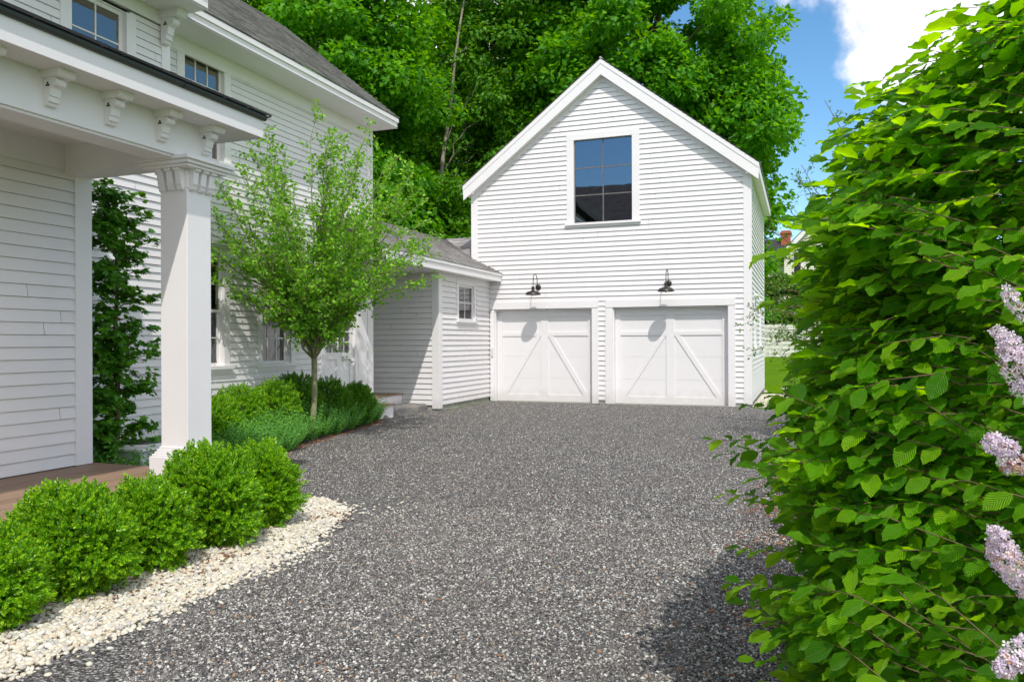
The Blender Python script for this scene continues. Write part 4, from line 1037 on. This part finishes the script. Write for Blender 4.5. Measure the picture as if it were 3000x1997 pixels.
# ------------------------------------------------------------------ hornbeam hedge
ZP = [0, .4, .65, .85, 1.0, 1.2, 1.35, 1.55, 1.8, 2.05, 2.3, 2.45, 2.6, 2.8]
XP = [-.02, -.05, -.09, -.11, -.07, -.16, -.07, .01, .02, .04, .12, .30, .56, .85]
def xleft(y, z):
    x = float(np.interp(z, ZP, XP))
    return x*y/2.9+.16*(2.9-y) if y < 2.9 else x+.16*(y-2.9)
def hornbeam(y0, y1, label, seed, nspray, zmax, extra=()):
    g = random.Random(seed); yc = (y0+y1)/2; H = empty('hornbeam_shrub', (.95, yc, 0), label, 'shrub', 'hornbeam hedge along the right side of the driveway')
    mb = MB()
    for k in range(5):
        e = (.95+g.uniform(-.45, .3), yc+g.uniform(-.5, .5), g.uniform(2.0, zmax-.15))
        mb.tube(curve((.95+g.uniform(-.08, .08), yc+g.uniform(-.1, .1), 0), (g.uniform(-.2, .2), g.uniform(-.2, .2), 1), e, 8, .1, g), [.035*(1-.1*j) for j in range(9)], 7)
    lp = []; la = []; ln = []; ls = []
    for s_ in range(nspray+len(extra)):
        y = g.uniform(y0-.1, y1+.1); z = g.uniform(.02, zmax-.10*abs(math.sin(5*y)))
        inner = g.random() < .34; dep = g.uniform(.2, .9) if inner else abs(g.gauss(0, .13))+.02+(-.13 if g.random() < .07 else 0)
        x = float(xleft(y, z))+dep-.005+.075*math.sin(6*z+seed+4*y)*math.sin(5*y+2*z)+.05*math.sin(15*z+5*y)
        L = g.uniform(.22, .48)
        dy = g.gauss(0, .55); d = Vector((-1, dy, g.gauss(.12, .22))).normalized()
        if z > zmax-.35: d = Vector((g.gauss(-.4, .5), dy, g.uniform(.4, 1.2))).normalized()
        if s_ >= nspray: (x, y, z), L = extra[s_-nspray], .55; d = Vector((-1, g.gauss(0, .2), g.uniform(-.05, .12))).normalized()
        tip = Vector((x, y, z)); root = tip-d*L
        if tip.y < 2.42: continue
        nl = int(L/.034); side = g.choice((-1, 1))
        mid = root.lerp(tip, .5)+Vector((0, 0, .025)); mb.tube([root, mid, tip], [.0020, .0016, .0009], 4)
        nrm = Vector((g.gauss(-.15, .25), g.gauss(-.22, .25), 1)).normalized()
        sdv = d.cross(nrm).normalized()
        for k in range(nl+1):
            t_ = k/nl*.97+.03*g.random(); p = root.lerp(mid, t_*2) if t_ < .5 else mid.lerp(tip, t_*2-1)
            a = d*.62+sdv*side*(.85 if k < nl else .1)+Vector((0, 0, g.gauss(-.12, .16))); side = -side
            n_ = nrm+Vector((g.gauss(0, .28), g.gauss(0, .28), 0))
            lp.append(tuple(p)); la.append(tuple(a)); ln.append(tuple(n_)); ls.append(g.uniform(.048, .104)*(1-.25*abs(t_-.55)))
    mb.build('branch', M['twig'], H, True)
    tile('foliage', BE[0], BE[1], np.array(lp), frames(np.array(la), np.array(ln)), np.array(ls), M['hornbeam'], H, uv=BE[2], smooth=True)
    print('hornbeam', len(lp))
hornbeam(2.45, 3.05, 'nearest hornbeam of the hedge, large pleated leaves behind the lilac blooms at the right edge', 5, 1250, 2.95, [(-.36, 2.55, .42), (-.30, 2.6, .40), (-.42, 2.62, .36), (-.15, 2.6, .55), (-.2, 2.65, .78), (.36, 2.62, 2.40), (.42, 2.62, 2.47), (.40, 2.62, 2.55), (.46, 2.6, 2.62), (.30, 2.7, 2.42)])
hornbeam(3.05, 3.85, 'middle hornbeam of the hedge whose lowest twigs reach out over the gravel', 6, 1350, 2.62, [(-.33, 3.15, 1.18), (-.30, 3.2, 1.12), (-.28, 3.1, .98), (-.24, 3.1, .78), (-.27, 3.15, .62), (-.20, 3.2, 1.32), (.10, 3.1, 2.0), (.14, 3.2, 2.36), (.12, 3.1, 2.28), (.20, 3.1, 2.5)])
hornbeam(3.85, 4.8, 'farthest hornbeam of the hedge, lower than its neighbours, beside the bare mulch border', 7, 900, 2.15, [(-.05, 4.4, 1.5), (-.02, 4.3, 1.9), (-.1, 4.5, .8)])
# ------------------------------------------------------------------ lilac
LI = empty('lilac_shrub', (.95, 1.75, 0), 'lilac shrub with pale purple flower clusters at the right edge of the picture', 'shrub')
FL = ([(0, 0, -.9), (.18, .05, 0), (.75, .38, .10), (1, 0, .16), (.75, -.38, .10), (.18, -.05, 0)], None)
ftv = []; ftf = []
for k in range(4):
    an = k*math.pi/2; c_, s_ = math.cos(an), math.sin(an); i = len(ftv)
    ftv += [(x*c_-y*s_, x*s_+y*c_, z) for x, y, z in ((.08, 0, 0), (.7, -.36, .08), (1.0, 0, .16), (.7, .36, .08))]; ftf.append((i, i+1, i+2, i+3))
for k in range(3):
    an = k*2.1; an2 = an+2.1; i = len(ftv)
    ftv += [(.1*math.cos(an), .1*math.sin(an), 0), (.1*math.cos(an2), .1*math.sin(an2), 0), (.07*math.cos(an2), .07*math.sin(an2), -1.5), (.07*math.cos(an), .07*math.sin(an), -1.5)]; ftf.append((i, i+1, i+2, i+3))
stem = MB(); g = np.random.default_rng(33)
def panicle(tip, base, r0, n, faded=.18, lb=None):
    tip = np.array(tip)+(.025, 0, 0); base = np.array(base)+(.025, 0, 0); ax_ = tip-base; L = np.linalg.norm(ax_)
    t_ = g.random(n)**.8; r0 *= .80; rad = r0*(.35+.65*np.sin(np.clip(1-t_, .05, 1)**.7*math.pi*.9))
    d = rdir(n); d = d-(d@ax_)[:, None]*ax_/L**2*.6; d /= np.linalg.norm(d, axis=1, keepdims=True)
    P_ = base+ax_*t_[:, None]+d*rad[:, None]*g.uniform(.75, 1.08, (n, 1)); fr = frames(rdir(n), d)
    k = g.random(n) < faded
    fr_ = np.stack([fr[:, :, 0], fr[:, :, 1], fr[:, :, 2]], 2)
    o = tile('flower_panicle', ftv, ftf, P_[~k], fr_[~k], .0085*g.uniform(.8, 1.2, (~k).sum()), M['petal'], LI)
    if lb: o['label'] = lb
    if k.sum(): tile('faded_floret', ftv, ftf, P_[k], fr_[k], .0065*g.uniform(.7, 1.2, k.sum()), M['faded'], o)['kind'] = 'stuff'
    stem.tube([tuple(tip*.9+base*.1), tuple(base), tuple(base+np.array([.10, -.02, -.12])), (.85, 1.8, max(.3, base[2]-.5))], [.002, .003, .005, .009], 5)
panicle((.455, 2.29, 1.70), (.53, 2.30, 1.60), .028, 70, .1, 'small lilac cluster at the top')
panicle((.430, 2.27, 1.60), (.51, 2.29, 1.52), .030, 90, .1)
panicle((.455, 2.28, 1.56), (.53, 2.28, 1.40), .048, 260, .12, 'drooping lilac cluster with pink tips')
panicle((.378, 2.10, 1.335), (.44, 2.12, 1.31), .032, 130, .04, 'round pale lilac ball')
panicle((.42, 2.15, 1.275), (.50, 2.2, 1.27), .030, 120, .40, 'faded lilac cluster with brown florets')
panicle((.405, 2.16, 1.08), (.53, 2.22, .93), .052, 420, .12, 'largest lilac cluster')
panicle((.395, 2.12, 1.12), (.44, 2.18, 1.08), .026, 80, .02)
panicle((.39, 2.04, .82), (.50, 2.11, .90), .038, 220, .12, 'lowest lilac cluster')
stem.build('stem', M['twig'], LI, True)
N = 40; P_ = np.stack([g.uniform(.62, .95, N), g.uniform(2.05, 2.4, N), g.uniform(.5, 1.9, N)], 1)

a = g.normal(size=(N, 3)); a[:, 0] -= .8; n = g.normal(size=(N, 3))*.4; n[:, 2] += 1; n[:, 1] -= .4
LV = [(x, y*1.45*(1.1-x*.4), z) for x, y, z in BE[0]]
tile('leaves', LV, BE[1], P_, frames(a, n), g.uniform(.07, .11, N), M['lilacleaf'], LI, smooth=True)

# ------------------------------------------------------------------ stones, pebbles, chips, grass
def ico(sub=0):
    t_ = (1+5**.5)/2; v = [(-1, t_, 0), (1, t_, 0), (-1, -t_, 0), (1, -t_, 0), (0, -1, t_), (0, 1, t_), (0, -1, -t_), (0, 1, -t_), (t_, 0, -1), (t_, 0, 1), (-t_, 0, -1), (-t_, 0, 1)]
    v = [Vector(p).normalized() for p in v]
    f = [(0, 11, 5), (0, 5, 1), (0, 1, 7), (0, 7, 10), (0, 10, 11), (1, 5, 9), (5, 11, 4), (11, 10, 2), (10, 7, 6), (7, 1, 8), (3, 9, 4), (3, 4, 2), (3, 2, 6), (3, 6, 8), (3, 8, 9), (4, 9, 5), (2, 4, 11), (6, 2, 10), (8, 6, 7), (9, 8, 1)]
    for _ in range(sub):
        nf = []; c = {}
        def md(a, b):
            k = (min(a, b), max(a, b))
            if k not in c: c[k] = len(v); v.append(((v[a]+v[b])/2).normalized())
            return c[k]
        for a, b, d in f: x, y, z = md(a, b), md(b, d), md(d, a); nf += [(a, x, z), (b, y, x), (d, z, y), (x, y, z)]
        f = nf
    return np.array([tuple(p) for p in v]), f
def inpoly(P_, poly):
    x, y = P_[:, 0], P_[:, 1]; ins = np.zeros(len(P_), bool); n = len(poly)
    for i in range(n):
        x1, y1 = poly[i]; x2, y2 = poly[(i+1) % n]
        if y1 == y2: continue
        c = ((y1 > y) != (y2 > y)) & (x < (x2-x1)*(y-y1)/(y2-y1)+x1); ins ^= c
    return ins
def rocks(name, P_, size, m, sub, flat, sink, smooth, label=None, angular=.0):
    v, f = ico(sub); g = np.random.default_rng(len(P_)); N = len(P_)
    if angular: v = v*(1+g.uniform(-angular, angular, (len(v), 1)))
    sc = np.stack([g.uniform(.8, 1.35, N), g.uniform(.65, 1.0, N), g.uniform(flat*.7, flat*1.2, N)], 1)
    an = g.uniform(0, 2*math.pi, N); c, s_ = np.cos(an), np.sin(an); z = np.zeros(N); R_ = np.zeros((N, 3, 3))
    R_[:, 0, 0] = c; R_[:, 1, 0] = s_; R_[:, 0, 1] = -s_; R_[:, 1, 1] = c; R_[:, 2, 2] = 1
    tl = g.normal(0, .22, (N, 2)); R_[:, 2, 0] = tl[:, 0]; R_[:, 2, 1] = tl[:, 1]
    P_ = P_.copy(); P_[:, 2] += size*sc[:, 2]*sink
    o = tile(name, v, f, P_, R_*sc[:, None, :], size, m, smooth=smooth); o['kind'] = 'stuff'
    if label: o['label'] = label
    return o
g = np.random.default_rng(77)
c_ = np.stack([g.uniform(-4.95, -3.2, 36000), g.uniform(-.5, 6.9, 36000), np.full(36000, .012)], 1)
c_ = c_[inpoly(c_, PEB)]
c_[:, 2] += g.random(len(c_))*.012
o = rocks('pebbles', c_, .0140*g.uniform(.6, 1.45, len(c_)), M['pebble'], 1, .62, .55, True, 'cream and white rounded pebbles in a strip along the boxwoods'); o['category'] = 'pebbles'
n_ = 5200; c_ = np.stack([g.uniform(-3.62, -3.1, n_), g.uniform(-.5, 5.2, n_), np.full(n_, .006)], 1); k = g.random(n_) < np.exp(-np.abs(c_[:, 0]+3.49)/.05)*.9; c_ = c_[k]
t2 = np.stack([g.normal(-4.1, .35, 70), g.normal(6.35, .16, 70), np.full(70, .006)], 1); ee = np.array([(-3.49, 3.0), (-3.48, 3.9), (-3.60, 4.7), (-3.68, 5.5), (-4.0, 6.3), (-4.45, 6.62), (-4.85, 6.55)]); ku = g.random(620)*6; ki = ku.astype(int); kf = (ku-ki)[:, None]; t3 = ee[ki]*(1-kf)+ee[np.minimum(ki+1, 6)]*kf+g.normal(0, .045, (620, 2)); c_ = np.concatenate([c_, t2, np.c_[t3, np.full(620, .010)]])
o = rocks('stray_pebbles', c_, .015*g.uniform(.6, 1.3, len(c_)), M['pebble'], 1, .6, .5, True, 'stray white pebbles spilled onto the dark gravel'); o['category'] = 'pebbles'
# side path stones
c_ = np.stack([g.uniform(-1.1, -.3, 3500), 19.2+8*g.random(3500)**1.5, np.full(3500, .012)], 1)
o = rocks('path_pebbles', c_, .020*g.uniform(.6, 1.3, len(c_)), M['pebble'], 1, .6, .5, True, 'pale pebbles in the strip along the side wall of the garage'); o['category'] = 'pebbles'
# gravel: real stones near the camera, thinning with distance
DRV = drive_edge_left[:15]+[(-8.0, 19.1), (-1.2, 19.1), (-.3, 17), (.9, 14), (.3, 9), (.25, 5), (.2, 1.0), (.2, -6)]
n_ = 1150000; yy = 1.0+18.2*g.random(n_)**1.6; xx = np.where(yy < 6.8, g.uniform(-3.6, .25, n_), g.uniform(-8.3, .9, n_))
dens = np.where(yy < 6.8, 1, 1.0); c_ = np.stack([xx, yy, np.full(n_, .004)], 1)
dist = np.hypot(xx, yy); keep = inpoly(c_, DRV) & (dist > 1.9) & (xx > -.72*yy-1.0) & (g.random(n_) < np.clip(4.4/dist, .0, .66)); c_ = c_[keep]
dist = dist[keep]; c_[:, 2] = np.where(c_[:, 0] > -.5, .015, c_[:, 2]); kk = g.random(len(c_)) < np.clip((.05-c_[:, 0]-.12*np.sin(c_[:, 1]*3))/.3, 0, 1)+(c_[:, 1] > 8.5); c_ = c_[kk]; dist = dist[kk]; sz = .0054*np.minimum(g.lognormal(0, .35, len(c_)), 2.1)
print('gravel stones', len(c_))
o = rocks('gravel_stones', c_, sz, M['stone'], 0, .65, .35, False, 'dark crushed gravel with scattered pale stones covering the driveway', .28); o['category'] = 'gravel'
# bark chips
def chips(P_, name, lab, s_=.022):
    g2 = np.random.default_rng(len(P_)); N = len(P_); v = [(-1, -.28, 0), (1, -.2, .08), (.9, .25, .1), (-.9, .22, 0), (-1, -.28, -.15), (1, -.2, -.1), (.9, .25, -.1), (-.9, .22, -.15)]
    f = [(0, 1, 2, 3), (4, 7, 6, 5), (0, 4, 5, 1), (1, 5, 6, 2), (2, 6, 7, 3), (3, 7, 4, 0)]
    a = g2.normal(size=(N, 3)); a[:, 2] *= .25; n = g2.normal(size=(N, 3))*.35; n[:, 2] += 1
    o = tile(name, v, f, P_, frames(a, n), s_*g2.uniform(.4, 1.2, N), M['chip']); o['kind'] = 'stuff'; o['label'] = lab; o['category'] = 'bark chips'
c1 = np.stack([g.normal(-3.97, .12, 1500), g.uniform(1, 6.1, 1500), np.full(1500, .030)], 1); cl = .5+.5*np.sin(c1[:, 1]*3.1+1)+.2*np.sin(c1[:, 1]*11); c1 = c1[g.random(1500) < np.clip(cl, .08, .85)]
k_ = g.random(1500); e0 = np.array([(-4.9, 6.75), (-5.6, 7.35), (-6.35, 8.32), (-6.97, 9.42), (-7.24, 10.8), (-7.6, 12.8), (-8.0, 14.0)]); ii = (k_*6).astype(int); fr_ = (k_*6-ii)[:, None]
ed = e0[ii]*(1-fr_)+e0[np.minimum(ii+1, 6)]*fr_; c2 = np.stack([ed[:, 0]+g.normal(0, .06, 1500), ed[:, 1]+g.normal(0, .06, 1500), np.full(1500, .014)], 1)[:800]
c3 = np.stack([g.normal(-.22, .16, 1500), g.uniform(2.2, 10, 1500), np.full(1500, .022)], 1); c3 = c3[g.random(1500) < np.clip(.45+.5*np.sin(c3[:, 1]*4.3), .1, .9)]
c4 = np.stack([g.uniform(-3.4, -.4, 160), g.uniform(2, 14, 160), np.full(160, .016)], 1)
chips(np.concatenate([c1, c2, c3]), 'bark_chips', 'reddish brown bark chips along the edges of the planting beds'); chips(c4, 'loose_bark_chips', 'single bark chips scattered over the gravel', .016)
# lawn blades by the garage path
n_ = 16000; c_ = np.stack([g.uniform(-.6, 2.2, n_), 17.3+13*g.random(n_)**1.6, np.zeros(n_)], 1)
k = (c_[:, 0] > -.28+.12*np.sin(c_[:, 1]*2.1)) & ~((c_[:, 1] < 17.8) & (c_[:, 0] < .3)); c_ = c_[k]; c_[:, 2] = np.clip((c_[:, 1]-27), 0, 3)*.012; n_ = len(c_)
a = g.normal(size=(n_, 3))*.35; a[:, 2] += 1
o = tile('grass', [(0, -.06, 0), (.6, -.05, .05), (1, 0, .15), (.6, .05, .05)], [(0, 1, 2, 3)], c_, frames(a, g.normal(size=(n_, 3))), .09*g.uniform(.5, 1.3, n_), M['grass'])
tag(o, 'short green lawn grass at the corner beyond the gravel', 'grass', kind='stuff')
# weed by the foundation
mound(-.78, 20.1, .16, .16, 'little green weed growing in the pale pebbles beside the garage wall', 140, 'young', 30, group=None, name='weed', leafs=.05)
mound(.15, 17.1, .35, .30, 'low clump of fresh grass where gravel meets lawn', 141, 'grass', 160, group=None, name='grass_clump', leafs=.04)
